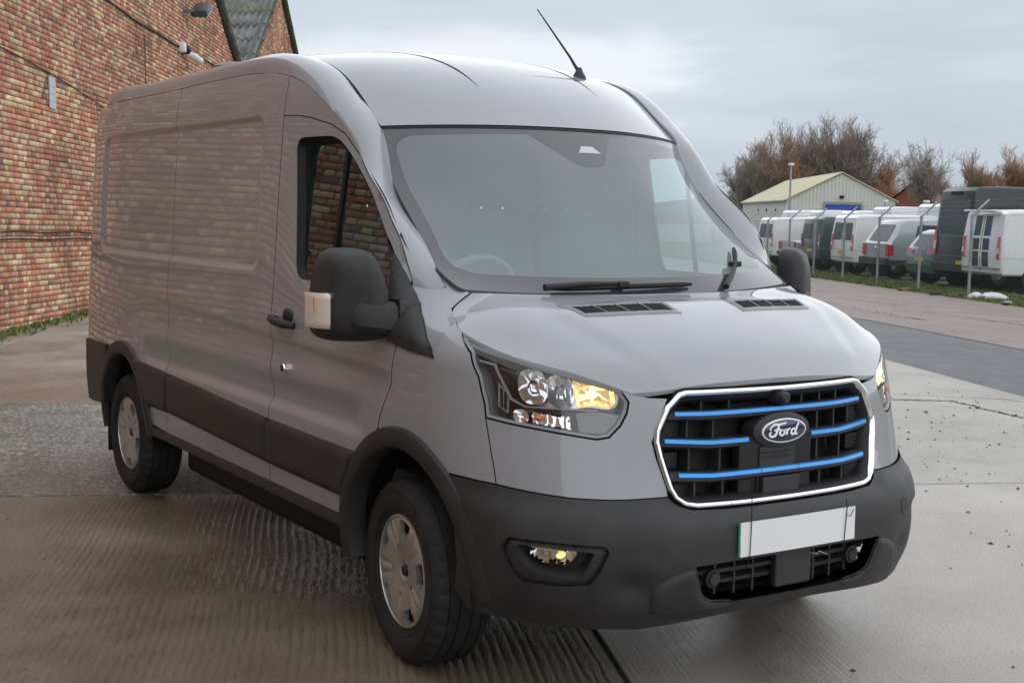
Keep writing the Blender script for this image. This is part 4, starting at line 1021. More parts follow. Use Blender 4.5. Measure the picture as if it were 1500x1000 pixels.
# ---------------------------------------------------------------- body closure: rear doors, floor, bulkhead, cabin
rr = MB(); us = np.linspace(4.58, XS-XR+.55, 12); zs_ = np.linspace(.45, 2.2, 30)
for sd in (-1, 1):
    UU_, ZZ_ = np.meshgrid(us, zs_, indexing='ij'); P = shell_xyz(UU_, ZZ_); MB().grid(P*[1, -sd, 1]).build('rear_door', paint, van, smooth=True)
MB().box((-4.46, 0, .56), (.14, 1.60, .24), bev=.04).build('rear_bumper', plastic, van, smooth=True)
MB().box((-1.62, 0, .32), (2.2, 1.66, .22), bev=.03).build('lowered_battery_tray', seal, van)  # battery box and front tray hang low to deepen shade under the van
MB().box((-3.6, 0, .42), (1.5, 1.1, .14)).build('rear_underbody', seal, van)
MB().box((.42, 0, .31), (.72, 1.05, .08)).build('front_undertray', seal, van)
for x in (-.0, -3.3): MB().tube([(x, -.78, .333), (x, .78, .333)], .06, 12).build('axle', seal, van)
cab = empty('cabin', parent=van)
liner = mat('cabin_dark', (.06, .062, .066), .7); dash_m = mat('dashboard_grey', (.24, .245, .25), .5); seat_m = mat('seat_fabric', (.06, .062, .066), .85)
MB().box((-1.62, 0, 1.30), (.04, 1.70, 1.72)).build('bulkhead', mat('bulkhead_grey', (.22, .23, .24), .7), cab)
MB().box((-.75, 0, .62), (1.7, 1.7, .06)).build('cab_floor', liner, cab)
d = MB(); P = []
for y in np.linspace(-.80, .80, 30):
    k = abs(y)/.8; P.append([(.16-.06*k*k, y, 1.335-.03), (.02-.05*k, y, 1.325), (-.18-.02*k, y, 1.305+.02*math.exp(-((y+.40)/.2)**2)), (-.34, y, 1.26+.03*math.exp(-((y+.40)/.2)**2)), (-.42, y, 1.12), (-.36, y, .75)])
d.grid(np.array(P)).build('dashboard', dash_m, cab, smooth=True, auto=50)
sw = empty('steering_wheel', parent=cab)
M = Matrix.Translation((-.50, -.40, 1.265)) @ Matrix.Rotation(R(-62), 4, 'Y')
rim_ = [tuple(M @ Vector((.195*math.cos(a), .195*math.sin(a), 0))) for a in np.linspace(0, 2*math.pi, 41)]
MB().tube(rim_, .016, 8, cap=False).build('wheel_rim', mat('wheel_leather', (.16, .165, .17), .4), sw, smooth=True)
for a in (0, 2.3, 4.0): MB().tube([tuple(M @ Vector((0, 0, -.01))), tuple(M @ Vector((.19*math.cos(a), .19*math.sin(a), 0)))], .016, 6).build('wheel_spoke', darkpl, sw)
MB().ball(tuple(M @ Vector((0, 0, -.01))), (.05, .075, .07)).build('wheel_boss', darkpl, sw, smooth=True)
for y in (-.42, .18, .56):
    st = empty('seat', parent=cab)
    MB().box((-.98, y, .98), (.50, .46 if y < 0 else .36, .16), bev=.05).build('seat_cushion', seat_m, st, smooth=True)
    MB().box((-1.22, y, 1.32), (.13, .46 if y < 0 else .36, .62), ry=R(-10), bev=.05).build('seat_back', seat_m, st, smooth=True)
    MB().box((-1.29, y, 1.73), (.09, .25, .17), bev=.04).build('headrest', seat_m, st, smooth=True)
    for dy in (-.06, .06): MB().tube([(-1.28, y+dy, 1.58), (-1.29, y+dy, 1.70)], .007, 6).build('headrest_post', chrome, st)
# ================================================================ GROUND
FW = np.array([-.8407, .5415]); RT = np.array([.5415, .8407]); CXY = np.array(CAM[:2])
e1 = np.array([math.cos(R(65.5)), math.sin(R(65.5))]); e2 = np.array([math.cos(R(-24.5)), math.sin(R(-24.5))]); JO = np.array([.02, -.13])   # slab axes; joint crossing line
def gz(D): return -.0138*np.clip(np.asarray(D, float)-20.8, 0, 130)
def at(D, lat): return CXY+D*FW+lat*RT
def depth(p): return float((np.asarray(p)-CXY)@FW)
def P3(D, px, dz=0.):
    p = at(D, D*(px-750)/1933); return Vector((p[0], p[1], float(gz(D))+dz))
def se(a, b, z=0.):        # slab coordinates -> world (a along e1, b along -e2 from the cross joint J1)
    J1 = np.array([-2.97, -.48]); base = J1+e1*((JO-J1)@e1); p = base+e1*a-e2*b; return (float(p[0]), float(p[1]), z)
def stained(name, cols, scale=1.2, rough=(.3, .75), bump=.3, bscale=60, spots=0., wet=0., mapping=None, ridges=0., stones=0.):
    """concrete / asphalt: mottled colour, damp patches, grain"""
    if name in MATS: return MATS[name]
    m = bpy.data.materials.new(name); m.use_nodes = True; t = m.node_tree; b = bsdf(m); MATS[name] = m
    tcn = t.nodes.new('ShaderNodeTexCoord'); src = tcn.outputs['Object']
    n1 = N(t, 'ShaderNodeTexNoise', Scale=scale, Detail=8., Roughness=.62); t.links.new(src, n1.inputs['Vector'])
    n2 = N(t, 'ShaderNodeTexNoise', Scale=bscale, Detail=4., Roughness=.7); t.links.new(src, n2.inputs['Vector'])
    r = t.nodes.new('ShaderNodeValToRGB'); els = r.color_ramp.elements
    while len(els) < len(cols): els.new(.5)
    for e, (p, c) in zip(els, cols): e.position = p; e.color = (*c, 1)
    t.links.new(n1.outputs['Fac'], r.inputs[0])
    g = N(t, 'ShaderNodeMix', data_type='RGBA', blend_type='MULTIPLY'); g.inputs['Factor'].default_value = 1
    gr2 = t.nodes.new('ShaderNodeValToRGB'); gr2.color_ramp.elements[0].position = .30; gr2.color_ramp.elements[0].color = (.62, .60, .58, 1); gr2.color_ramp.elements[1].position = .62; gr2.color_ramp.elements[1].color = (1.1, 1.1, 1.1, 1)
    t.links.new(n2.outputs['Fac'], gr2.inputs[0]); t.links.new(r.outputs[0], g.inputs['A']); t.links.new(gr2.outputs[0], g.inputs['B'])
    colr = g.outputs['Result']
    if stones:      # pale aggregate showing in the worn surface
        v2 = N(t, 'ShaderNodeTexVoronoi', Scale=55.); t.links.new(src, v2.inputs['Vector'])
        rs2 = t.nodes.new('ShaderNodeValToRGB'); rs2.color_ramp.elements[0].position = .0; rs2.color_ramp.elements[0].color = (0, 0, 0, 1); rs2.color_ramp.elements[1].position = 1.; rs2.color_ramp.elements[1].color = (1, 1, 1, 1)
        gt2 = N(t, 'ShaderNodeMath', operation='GREATER_THAN'); gt2.inputs[1].default_value = 1-stones; sx2 = t.nodes.new('ShaderNodeSeparateColor'); t.links.new(v2.outputs['Color'], sx2.inputs[0]); t.links.new(sx2.outputs[0], gt2.inputs[0])
        ms2 = N(t, 'ShaderNodeMix', data_type='RGBA'); ms2.inputs['B'].default_value = (.40, .375, .32, 1); t.links.new(gt2.outputs[0], ms2.inputs['Factor']); t.links.new(colr, ms2.inputs['A']); colr = ms2.outputs['Result']
    if spots:
        v = N(t, 'ShaderNodeTexVoronoi', Scale=16.); t.links.new(src, v.inputs['Vector'])
        n4 = N(t, 'ShaderNodeTexNoise', Scale=1.1, Detail=2.); t.links.new(src, n4.inputs['Vector'])
        lt_ = N(t, 'ShaderNodeMapRange'); lt_.inputs['From Min'].default_value = .45; lt_.inputs['From Max'].default_value = .7; lt_.inputs['To Min'].default_value = .04; lt_.inputs['To Max'].default_value = spots; t.links.new(n4.outputs['Fac'], lt_.inputs['Value'])
        cmp_ = N(t, 'ShaderNodeMath', operation='LESS_THAN'); t.links.new(v.outputs['Distance'], cmp_.inputs[0]); t.links.new(lt_.outputs[0], cmp_.inputs[1])
        mk = N(t, 'ShaderNodeMix', data_type='RGBA'); mk.inputs['B'].default_value = (.045, .038, .032, 1); t.links.new(cmp_.outputs[0], mk.inputs['Factor']); t.links.new(colr, mk.inputs['A']); colr = mk.outputs['Result']
    # damp patches: darker and glossier
    n3 = N(t, 'ShaderNodeTexNoise', Scale=.55, Detail=5., Roughness=.6, Distortion=.4); t.links.new(src, n3.inputs['Vector'])
    wr = N(t, 'ShaderNodeMapRange'); wr.inputs['From Min'].default_value = .42; wr.inputs['From Max'].default_value = .62; t.links.new(n3.outputs['Fac'], wr.inputs['Value'])
    wm = N(t, 'ShaderNodeMath', operation='MULTIPLY'); wm.inputs[1].default_value = wet; t.links.new(wr.outputs[0], wm.inputs[0])
    dk = N(t, 'ShaderNodeMix', data_type='RGBA', blend_type='MULTIPLY'); dk.inputs['B'].default_value = (.50, .46, .42, 1); t.links.new(wm.outputs[0], dk.inputs['Factor']); t.links.new(colr, dk.inputs['A'])
    t.links.new(dk.outputs['Result'], b.inputs['Base Color'])
    rr_ = N(t, 'ShaderNodeMapRange'); rr_.inputs['To Min'].default_value = rough[1]; rr_.inputs['To Max'].default_value = rough[0]; t.links.new(wm.outputs[0], rr_.inputs['Value']); t.links.new(rr_.outputs[0], b.inputs['Roughness'])
    hsum = n2.outputs['Fac']
    if ridges:
        mp = N(t, 'ShaderNodeMapping'); mp.inputs['Scale'].default_value = mapping; t.links.new(src, mp.inputs['Vector'])
        n5 = N(t, 'ShaderNodeTexNoise', Scale=1., Detail=3., Roughness=.55); t.links.new(mp.outputs[0], n5.inputs['Vector'])
        ad = N(t, 'ShaderNodeMath', operation='MULTIPLY_ADD'); ad.inputs[1].default_value = ridges; t.links.new(n5.outputs['Fac'], ad.inputs[0]); t.links.new(n2.outputs['Fac'], ad.inputs[2]); hsum = ad.outputs[0]
    bp = N(t, 'ShaderNodeBump'); bp.inputs['Strength'].default_value = bump; bp.inputs['Distance'].default_value = .012; t.links.new(hsum, bp.inputs['Height']); t.links.new(bp.outputs[0], b.inputs['Normal'])
    return m
tamped = stained('tamped_concrete', [(.25, (.125, .100, .064)), (.5, (.19, .155, .102)), (.75, (.27, .225, .155))], 1.3, (.14, .5), .5, 70, wet=.95)
rough_c = stained('exposed_aggregate', [(.25, (.11, .107, .096)), (.5, (.18, .172, .155)), (.75, (.27, .26, .235))], 2.2, (.2, .6), .9, 48, wet=.7, stones=.22)
smooth_c = stained('smooth_concrete', [(.25, (.27, .235, .195)), (.5, (.36, .325, .285)), (.75, (.46, .43, .39))], .9, (.10, .48), .22, 80, wet=.75, mapping=(1.2, 60, 1), ridges=1.4)
speck_c = stained('speckled_concrete', [(.25, (.27, .25, .225)), (.5, (.37, .35, .32)), (.75, (.44, .42, .39))], 1.4, (.3, .6), .25, 70, spots=.16, wet=.35)
asph = stained('asphalt', [(.3, (.085, .088, .095)), (.7, (.15, .155, .165))], 3., (.35, .7), .6, 90, wet=.4)
pink = stained('pink_road', [(.3, (.20, .150, .140)), (.7, (.29, .225, .21))], 1.0, (.35, .7), .3, 50, wet=.35)
dirt = stained('joint_dirt', [(.3, (.02, .022, .012)), (.55, (.05, .07, .02)), (.75, (.09, .08, .06))], 9., (.5, .9), .8, 90)
base_m = stained('yard_base', [(.3, (.12, .115, .10)), (.7, (.2, .19, .17))], .8, (.4, .8), .4, 60, wet=.3)
# one sheet to the horizon: level round the van, falling away gently beyond the road
Ds = np.array([-900, -200, -60, -20, 0, 10, 20.8, 24, 28, 34, 42, 55, 80, 120, 150.8, 300, 900, 2500.]); Ls = np.array([-2500, -600, -150, -60, -30, -12, 0, 12, 30, 60, 150, 600, 2500.])
gv = np.array([[(*at(D, l), gz(D)-.035) for l in Ls] for D in Ds]); ground = tag(MB().grid(gv).build('ground', base_m, smooth=True), kind='structure')
def slab(name, a0, a1, b0, b1, m, parent=ground, z=0., th=.03, gap=.011, nz=None):
    """a sheet in slab coordinates with its own local axes (local x along -e2)"""
    o = MB().box((0, 0, -th/2), (abs(b1-b0)-2*gap, abs(a1-a0)-2*gap, th), bev=.006).build(name, m, None)
    c = se((a0+a1)/2, (b0+b1)/2, z); o.location = c; o.rotation_euler = (0, 0, R(155.5)); o.parent = parent; return o
# tamped slab on the near left is real relief: ridges across, broken here and there
def tamped_slab(a0, a1, b0, b1):
    nb, na = 170, 780
    bb = np.linspace(b0+.011, b1-.011, nb); aa = np.linspace(a0+.011, a1-.011, na); A, B_ = np.meshgrid(aa, bb)
    ph = rng.normal(0, 1, (24, 4))
    wob = sum(.012*np.sin(B_*f1+p[0]*6+A*.7)*p[1] for f1, p in zip(np.linspace(.5, 6, 24), ph))
    k = (A+.16*wob)/.037+.5*np.sin(A*3.1+1)+.4*np.sin(A*8.3); idx = np.floor(k).astype(int)-int(np.floor(k).min())
    amp = rng.uniform(.25, 1., idx.max()+2)[idx]; cell = (B_/.16+rng.uniform(0, 9, idx.max()+2)[idx]).astype(int) % 211; amp2 = rng.choice([.25, .6, 1., 1., 1.], (idx.max()+2, 211))[idx, cell]
    amp2 = (amp2+np.roll(amp2, 1, 0)+np.roll(amp2, -1, 0))/3
    rd_ = np.abs(np.sin(k*math.pi))**.5
    msk = np.clip(.75+sum(.28*np.sin(A*f+p[0]*5)*np.sin(B_*f*.8+p[1]*5) for f, p in zip((.9, 1.7, 2.9, 4.3, 6.1), ph)), .12, 1)
    z = (.013*rd_-.013)*msk*amp*amp2+.0009*rng.normal(0, 1, A.shape)
    edge = np.minimum(np.minimum(A-a0, a1-A), np.minimum(B_-b0, b1-B_)); z = np.where(edge < .05, -.002, z)
    o = MB().grid(np.stack([B_-(b0+b1)/2, -(A-(a0+a1)/2), z], -1)).build('concrete_slab', tamped, None, smooth=True, auto=180)
    o.location = se((a0+a1)/2, (b0+b1)/2, 0); o.rotation_euler = (0, 0, R(155.5)); o.parent = ground; return o
tamped_slab(-4.6, 0, -4.2, 0)
slab('concrete_slab', -4.6, 0, 0, 3.55, rough_c); slab('concrete_slab', -4.6, 0, 3.55, 10.5, smooth_c)
slab('concrete_slab', -9.4, -4.6, -4.2, 0, tamped); slab('concrete_slab', -9.4, -4.6, 0, 3.55, rough_c); slab('concrete_slab', -9.4, -4.6, 3.55, 10.5, smooth_c)
slab('concrete_slab', 0, 5.37, -4.2, 0, smooth_c); slab('concrete_slab', 0, 5.37, 0, 3.58, speck_c); slab('concrete_slab', 0, 5.37, 3.58, 9.5, speck_c)
slab('concrete_slab', 0, 5.37, -9.5, -4.2, smooth_c); slab('concrete_slab', -4.6, 0, -9.5, -4.2, tamped); slab('concrete_slab', -9.4, -4.6, -9.5, -4.2, tamped)
slab('concrete_slab', 0, 5.37, 9.5, 18, speck_c); slab('concrete_slab', -9.4, 0, 10.5, 24, smooth_c)
def band(name, lo_, hi_, m, z, D0=2., D1=70., n=70, nl=6):
    """long strip given by lateral limits at each depth; follows the fall of the ground"""
    P = [[(*at(D, l), float(gz(D))+z) for l in np.linspace(lo_(D), hi_(D), nl)] for D in np.linspace(D0, D1, n)]
    return tag(MB().grid(np.array(P)).build(name, m, smooth=True), kind='structure')
lat_n = lambda D: 4.40-.125*(D-14.2); lat_f = lambda D: 5.96-.179*(D-19.2); lat_v = lambda D: 11.0-.042*D
band('asphalt_strip', lat_n, lambda D: max(lat_f(D), lat_n(D)+.3), asph, -.010, 2, 40); band('road', lambda D: max(lat_f(D), lat_n(D)+.3), lat_v, pink, -.004)
# moss and dirt that fills the joints
for a0, a1, b0, b1 in ((-9.4, 5.3, -.018, .018), (-.02, .02, -9, 9), (-9.4, 5.3, 3.53, 3.59)):
    x0 = se(a0, b0, -.006); mb = MB(); mb.v = [se(a0, b0, -.007), se(a1, b0, -.007), se(a1, b1, -.007), se(a0, b1, -.007)]; mb.f = [(0, 1, 2, 3)]
    o = mb.build('joint_filler', dirt, ground)
# cracks with moss on the right-hand slabs: thin irregular ribbons
def crack(pts, wd, m, z=.003):
    pts = np.array(pts, float); q = np.linspace(0, len(pts)-1, 60); c = np.column_stack([np.interp(q, np.arange(len(pts)), pts[:, i]) for i in (0, 1)])
    c += rng.normal(0, .018, c.shape); t = np.gradient(c, axis=0); t /= np.linalg.norm(t, axis=1, keepdims=True)+1e-9; n = np.stack([-t[:, 1], t[:, 0]], 1); w_ = wd*(.3+rng.random(60))[:, None]
    a, b = c+n*w_, c-n*w_; MB().grid(np.stack([np.column_stack([a, np.full(60, z)]), np.column_stack([b, np.full(60, z)])], 1)).build('crack', m, ground)
crack([(-3.94, 6.03), (-3.6, 6.5), (-3.1, 6.33), (-2.65, 6.23), (-2.2, 6.0)], .022, dirt); crack([(-4.2, 6.3), (-3.5, 7.0), (-2.7, 7.2)], .006, dirt); crack([(-5.5, 5.4), (-4.4, 5.9), (-3.94, 6.03)], .012, dirt)
crack([(-16, 16), (-13.5, 15.2), (-10, 13.8)], .02, dirt, -.001); crack([(-12.5, 15.8), (-9, 14.6), (-6.5, 13.6)], .018, dirt, -.001); crack([(-19, 19.2), (-15.5, 17.8), (-12.2, 16.6)], .02, dirt, -.001)
# scattered grit
gv_, gf_ = [], []
def grit(x, y, z, s):
    k = len(gv_); a = rng.random()*6.28
    for i in range(4): gv_.append((x+s*math.cos(a+i*1.57)*(.7+.6*rng.random()), y+s*math.sin(a+i*1.57)*(.7+.6*rng.random()), z+.001))
    gv_.append((x, y, z+s*.7)); gf_.extend([(k+i, k+(i+1) % 4, k+4) for i in range(4)])
for i in range(420):
    x, y, _ = se(rng.uniform(.3, 5.2), rng.normal(1.6, 1.5)); grit(x, y, 0, abs(rng.normal(.006, .005))+.003)
for i in range(160): x, y, _ = se(rng.uniform(-4.4, 5.2), rng.uniform(-4, 8)); grit(x, y, 0, abs(rng.normal(.005, .003))+.003)
tag(mobj('grit', gv_, gf_, mat('grit', (.05, .042, .035), .8), smooth=False), kind='stuff')
tag(MB().box((*se(3.3, -.85)[:2], .003), (.10, .03, .004), rz=R(20)).build('paper_scrap', mat('paper', (.7, .7, .7), .7)), 'small white scrap of paper lying on the pale concrete', 'litter')
# ================================================================ BRICK WAREHOUSE (its own axes: x away from the camera, z up, y into the building)
wx = Vector((-.8493, .5276, -.018)); wz = Vector((-.0279, -.0109, .9996)); wy = wz.cross(wx)
WM = Matrix(((wx.x, wy.x, wz.x, .897), (wx.y, wy.y, wz.y, -8.359), (wx.z, wy.z, wz.z, -.151), (0, 0, 0, 1)))
ware = empty('brick_warehouse'); ware.matrix_world = WM
tag(ware, 'red and buff brick warehouse wall with gables and mossy corrugated roof', 'building')
def wtop(d): return np.interp(d, [-30, 23.0, 25.6, 33.2, 39.2, 45.2, 45.21, 60], [7.6, 7.6, 9.4, 5.25, 8.83, 5.25, 5.25, 5.25])
mortar = mat('mortar', (.12, .09, .07), .9); noise_tint(mortar, (.08, .06, .048), (.20, .15, .115), 5., bump=.3, bscale=120)
dd = np.concatenate([[-26], np.linspace(23, 25.6, 2), [33.2, 39.2, 45.2]])
mb = MB(); n = len(dd)
for d_ in dd: mb.v += [(d_, .008, -.6), (d_, .008, float(wtop(d_))), (d_, .35, float(wtop(d_))), (d_, .35, -.6)]
for i in range(n-1):
    for j in range(4): a, b = i*4+j, i*4+(j+1) % 4; mb.f.append((a, b, b+4, a+4))
mb.f += [(0, 3, 2, 1), tuple((n-1)*4+j for j in range(4))]
mb.build('mortar_wall', mortar, ware)
bm_ = mat('brick', (.4, .2, .13), .85)
t_ = bm_.node_tree; at_ = t_.nodes.new('ShaderNodeAttribute'); at_.attribute_name = 'tint'; tcb = t_.nodes.new('ShaderNodeTexCoord'); nb_ = N(t_, 'ShaderNodeTexNoise', Scale=14., Detail=5., Roughness=.65); t_.links.new(tcb.outputs['Object'], nb_.inputs['Vector'])
rb_ = t_.nodes.new('ShaderNodeValToRGB'); rb_.color_ramp.elements[0].position = .3; rb_.color_ramp.elements[0].color = (.68, .66, .64, 1); rb_.color_ramp.elements[1].position = .7; rb_.color_ramp.elements[1].color = (1.12, 1.1, 1.08, 1)
n9 = N(t_, 'ShaderNodeTexNoise', Scale=.5, Detail=4., Roughness=.6); t_.links.new(tcb.outputs['Object'], n9.inputs['Vector']); r9 = t_.nodes.new('ShaderNodeValToRGB'); r9.color_ramp.elements[0].position = .32; r9.color_ramp.elements[0].color = (.55, .52, .52, 1); r9.color_ramp.elements[1].position = .55; r9.color_ramp.elements[1].color = (1, 1, 1, 1); t_.links.new(n9.outputs['Fac'], r9.inputs[0])
m1_ = N(t_, 'ShaderNodeMix', data_type='RGBA', blend_type='MULTIPLY'); m1_.inputs['Factor'].default_value = 1; m2_ = N(t_, 'ShaderNodeMix', data_type='RGBA', blend_type='MULTIPLY'); m2_.inputs['Factor'].default_value = 1
t_.links.new(nb_.outputs['Fac'], rb_.inputs[0]); t_.links.new(at_.outputs['Color'], m1_.inputs['A']); t_.links.new(rb_.outputs[0], m1_.inputs['B']); t_.links.new(m1_.outputs['Result'], m2_.inputs['A']); t_.links.new(r9.outputs[0], m2_.inputs['B']); t_.links.new(m2_.outputs['Result'], bsdf(bm_).inputs['Base Color'])
PAL = np.array([(.56, .225, .125), (.58, .26, .155), (.50, .205, .125), (.62, .33, .215), (.66, .47, .27), (.70, .54, .34), (.44, .22, .15), (.30, .18, .14)])
PW_ = np.array([.18, .17, .13, .15, .14, .11, .08, .04])
br = []      # d, z, length, row
row = 0; z = -.30
while z < 9.4:
    d = -25.+(.056 if row % 2 else 0); k = row % 2; run = 0
    while d < 45.2:
        L = .213 if (k % 2 == 0) else .1005
        if row % 5 == 3: L = .1005
        if z+.065 < float(wtop(d+L/2))-.05: br.append((d, z, L, row))
        d += L+.012; k += 1
    z += .075; row += 1
br = np.array(br); nbk = len(br)
ci = rng.choice(8, nbk, p=PW_)
hd_ = br[:, 2] < .15; yel = hd_ & (rng.random(nbk) < .42*(np.sin(br[:, 0]*.9+br[:, 3]*1.7) > -.2)); ci[yel] = rng.choice([4, 5, 3], yel.sum())
TI = PAL[ci]*(1+np.clip(rng.normal(0, .12, (nbk, 1)), -.35, .3))
pro = rng.normal(0, .0025, nbk)-.001
# the bricks that show largest in the photograph are parts of their own, the rest one joined part
own = np.where((br[:, 0] > 16.2) & (br[:, 0] < 17.35) & (br[:, 1] > .22) & (br[:, 1] < 4.7))[0]
own = own[np.argsort(br[own, 0])][:298]; isown = np.zeros(nbk, bool); isown[own] = True
def brick_mesh(D0, Z0, L, p, tint, name):
    n = len(D0); h = .065; by = .014
    X0, X1, Y, ZA, ZB = D0, D0+L, p, Z0, Z0+h; bv = .003
    V = np.empty((n, 8, 3))
    for i, (x, zz4) in enumerate(((X0+bv, ZA+bv), (X1-bv, ZA+bv), (X1-bv, ZB-bv), (X0+bv, ZB-bv))): V[:, i] = np.stack([x, Y, zz4], 1)
    for i, (x, zz4) in enumerate(((X0, ZA), (X1, ZA), (X1, ZB), (X0, ZB))): V[:, 4+i] = np.stack([x, np.full(n, by), zz4], 1)
    Fq = np.array([(0, 1, 2, 3), (4, 5, 1, 0), (5, 6, 2, 1), (6, 7, 3, 2), (7, 4, 0, 3)])
    F = (np.arange(n)[:, None, None]*8+Fq[None]).reshape(-1, 4)
    me = bpy.data.meshes.new(name); me.vertices.add(n*8); me.vertices.foreach_set('co', V.reshape(-1)); me.loops.add(n*20); me.loops.foreach_set('vertex_index', F.reshape(-1).astype(np.int32))
    me.polygons.add(n*5); me.polygons.foreach_set('loop_start', np.arange(n*5, dtype=np.int32)*4); me.update(calc_edges=True)
    a = me.attributes.new('tint', 'FLOAT_COLOR', 'FACE'); c4 = np.ones((n, 5, 4)); c4[:, :, :3] = tint[:, None, :]; a.data.foreach_set('color', c4.reshape(-1).astype(np.float32))
    me.materials.append(bm_); return me
rest = ~isown
o = bpy.data.objects.new('bricks', brick_mesh(br[rest, 0], br[rest, 1], br[rest, 2], pro[rest], TI[rest], 'bricks')); col.objects.link(o); o.parent = ware; o['kind'] = 'stuff'
var = {}
for i in own:
    key = (br[i, 2] < .15, int(ci[i]), int(rng.integers(0, 2)))
    if key not in var: var[key] = brick_mesh(np.array([0.]), np.array([0.]), br[i:i+1, 2], np.array([0.]), TI[i:i+1], 'brick')
    o = bpy.data.objects.new('brick', var[key]); col.objects.link(o); o.parent = ware; o.location = (br[i, 0], pro[i], br[i, 1])
# roof between the gables: corrugated sheets climbing to the second ridge
cor = mat('corrugated_roof', (.16, .165, .16), .85); noise_tint(cor, (.06, .063, .06), (.20, .205, .195), 2.5, bump=.3, bscale=40)
tt_ = cor.node_tree; tcr = tt_.nodes.new('ShaderNodeTexCoord'); nm = N(tt_, 'ShaderNodeTexNoise', Scale=.6, Detail=6., Roughness=.65); tt_.links.new(tcr.outputs['Object'], nm.inputs['Vector'])
sp_ = tt_.nodes.new('ShaderNodeSeparateXYZ'); tt_.links.new(tcr.outputs['Object'], sp_.inputs[0]); mm = N(tt_, 'ShaderNodeMapRange'); mm.inputs['From Min'].default_value = 34; mm.inputs['From Max'].default_value = 39; mm.inputs['To Min'].default_value = -.12; mm.inputs['To Max'].default_value = .22; tt_.links.new(sp_.outputs['X'], mm.inputs['Value'])
sm_ = N(tt_, 'ShaderNodeMath', operation='ADD'); tt_.links.new(nm.outputs['Fac'], sm_.inputs[0]); tt_.links.new(mm.outputs[0], sm_.inputs[1]); rm_ = N(tt_, 'ShaderNodeMapRange'); rm_.inputs['From Min'].default_value = .58; rm_.inputs['From Max'].default_value = .74; tt_.links.new(sm_.outputs[0], rm_.inputs['Value'])
mo = N(tt_, 'ShaderNodeMix', data_type='RGBA'); mo.inputs['B'].default_value = (.11, .125, .04, 1); old = bsdf(cor).inputs['Base Color'].links[0].from_socket; tt_.links.new(old, mo.inputs['A']); tt_.links.new(rm_.outputs[0], mo.inputs['Factor']); tt_.links.new(mo.outputs['Result'], bsdf(cor).inputs['Base Color'])
def roof_slope(d0, z0, d1, z1, name):
    ns = 7; L = math.hypot(d1-d0, z1-z0)
    for s in range(ns):     # courses of sheets, each lapping the one below
        ta, tb = s/ns-.012, (s+1)/ns+.012; ys = np.arange(-.15, 16, .03); P = []
        for t, lift in ((ta, .03), (tb, .0)):
            P.append([(d0+(d1-d0)*t, y, z0+(z1-z0)*t+.06+lift+.045*math.cos(y/.18*2*math.pi)) for y in ys])
        MB().grid(np.array(P)).build('roof_sheet', cor, ware, smooth=True, auto=180)
roof_slope(33.2, 5.25, 39.2, 8.83, 'a'); roof_slope(45.2, 5.25, 39.2, 8.83, 'b'); roof_slope(33.2, 5.25, 25.6, 9.4, 'c')
for d0, z0, d1, z1 in ((25.6, 9.4, 33.2, 5.25), (33.2, 5.25, 39.2, 8.83), (39.2, 8.83, 45.2, 5.25)):
    L = math.hypot(d1-d0, z1-z0); MB().box(((d0+d1)/2, .06, (z0+z1)/2+.04), (L, .26, .10), ry=-math.atan2(z1-z0, d1-d0)).build('verge_trim', mat('verge_dark', (.06, .062, .058), .7), ware)
# rooflight sheet that is missing, gutter of the valley
MB().box((34.6, .9, 6.22), (1.4, .5, .05), ry=-math.atan2(3.58, 6)).build('roof_light', mat('rooflight', (.45, .46, .46), .5), ware)
# fittings on the wall
fl_ = empty('floodlight'); fl_.matrix_world = WM @ Matrix.Translation((27.0, 0, 6.15)); tag(fl_, 'grey floodlight on a bracket high on the brick wall', 'floodlight')
MB().box((0, -.10, -.02), (.06, .22, .06), bev=.01).box((0, -.012, -.03), (.16, .02, .16)).build('bracket', mat('fitting_grey', (.15, .15, .15), .5), fl_)
MB().box((.30, -.30, .05), (.62, .34, .14), ry=R(-24), bev=.04).build('lamp_head', mat('fitting_dark', (.05, .053, .06), .5), fl_, smooth=True)
MB().box((.33, -.31, -.03), (.50, .28, .02), ry=R(-24)).build('lamp_glass', mat('flood_glass', (.30, .31, .32), .3), fl_)
wcam = empty('security_camera'); wcam.matrix_world = WM @ Matrix.Translation((26.8, 0, 5.28)); tag(wcam, 'white security camera on the brick wall below the floodlight', 'camera')
wht = mat('white_fitting', (.7, .7, .69), .4)
MB().box((-.30, -.07, .06), (.16, .14, .20), bev=.03).build('junction_box', wht, wcam, smooth=True); MB().tube([(0, -.01, .0), (.1, -.12, -.02), (.32, -.20, -.06)], [.06, .05, .075], 10).build('camera_body', wht, wcam, smooth=True)
MB().ball((-.05, -.10, .04), (.09, .09, .09)).build('camera_dome', darkpl, wcam, smooth=True); MB().tube([(.15, -.15, -.03), (.55, -.24, -.10)], .07, 12).build('camera_hood', wht, wcam, smooth=True)
def cable(pts, r, label, m=seal):
    c = tag(MB().tube(pts, r, 6).build('wall_cable', m, None, smooth=True), label, 'cable'); c.matrix_world = WM; return c
cable([(d, -.025, 5.37+.012*math.sin(d*2.1)+.03*math.sin(d*.7)) for d in np.linspace(12, 30.5, 60)], .018, 'black cable running high along the brick wall to the camera')
cable([(d, -.022, 1.70+.008*math.sin(d*3)) for d in np.linspace(2, 33, 90)], .011, 'upper of two thin black cables low on the brick wall')
cable([(d, -.022, 1.605+.008*math.sin(d*2.6+1)) for d in np.linspace(2, 33, 90)], .011, 'lower of two thin black cables low on the brick wall')
cable([(d, -.02, 4.02-.0055*(d-16.5)**2*6/4.5-.04*(d-16.5)) for d in np.linspace(14.5, 21.5, 30)], .008, 'sagging thin wire looped across the brick wall above the sign')
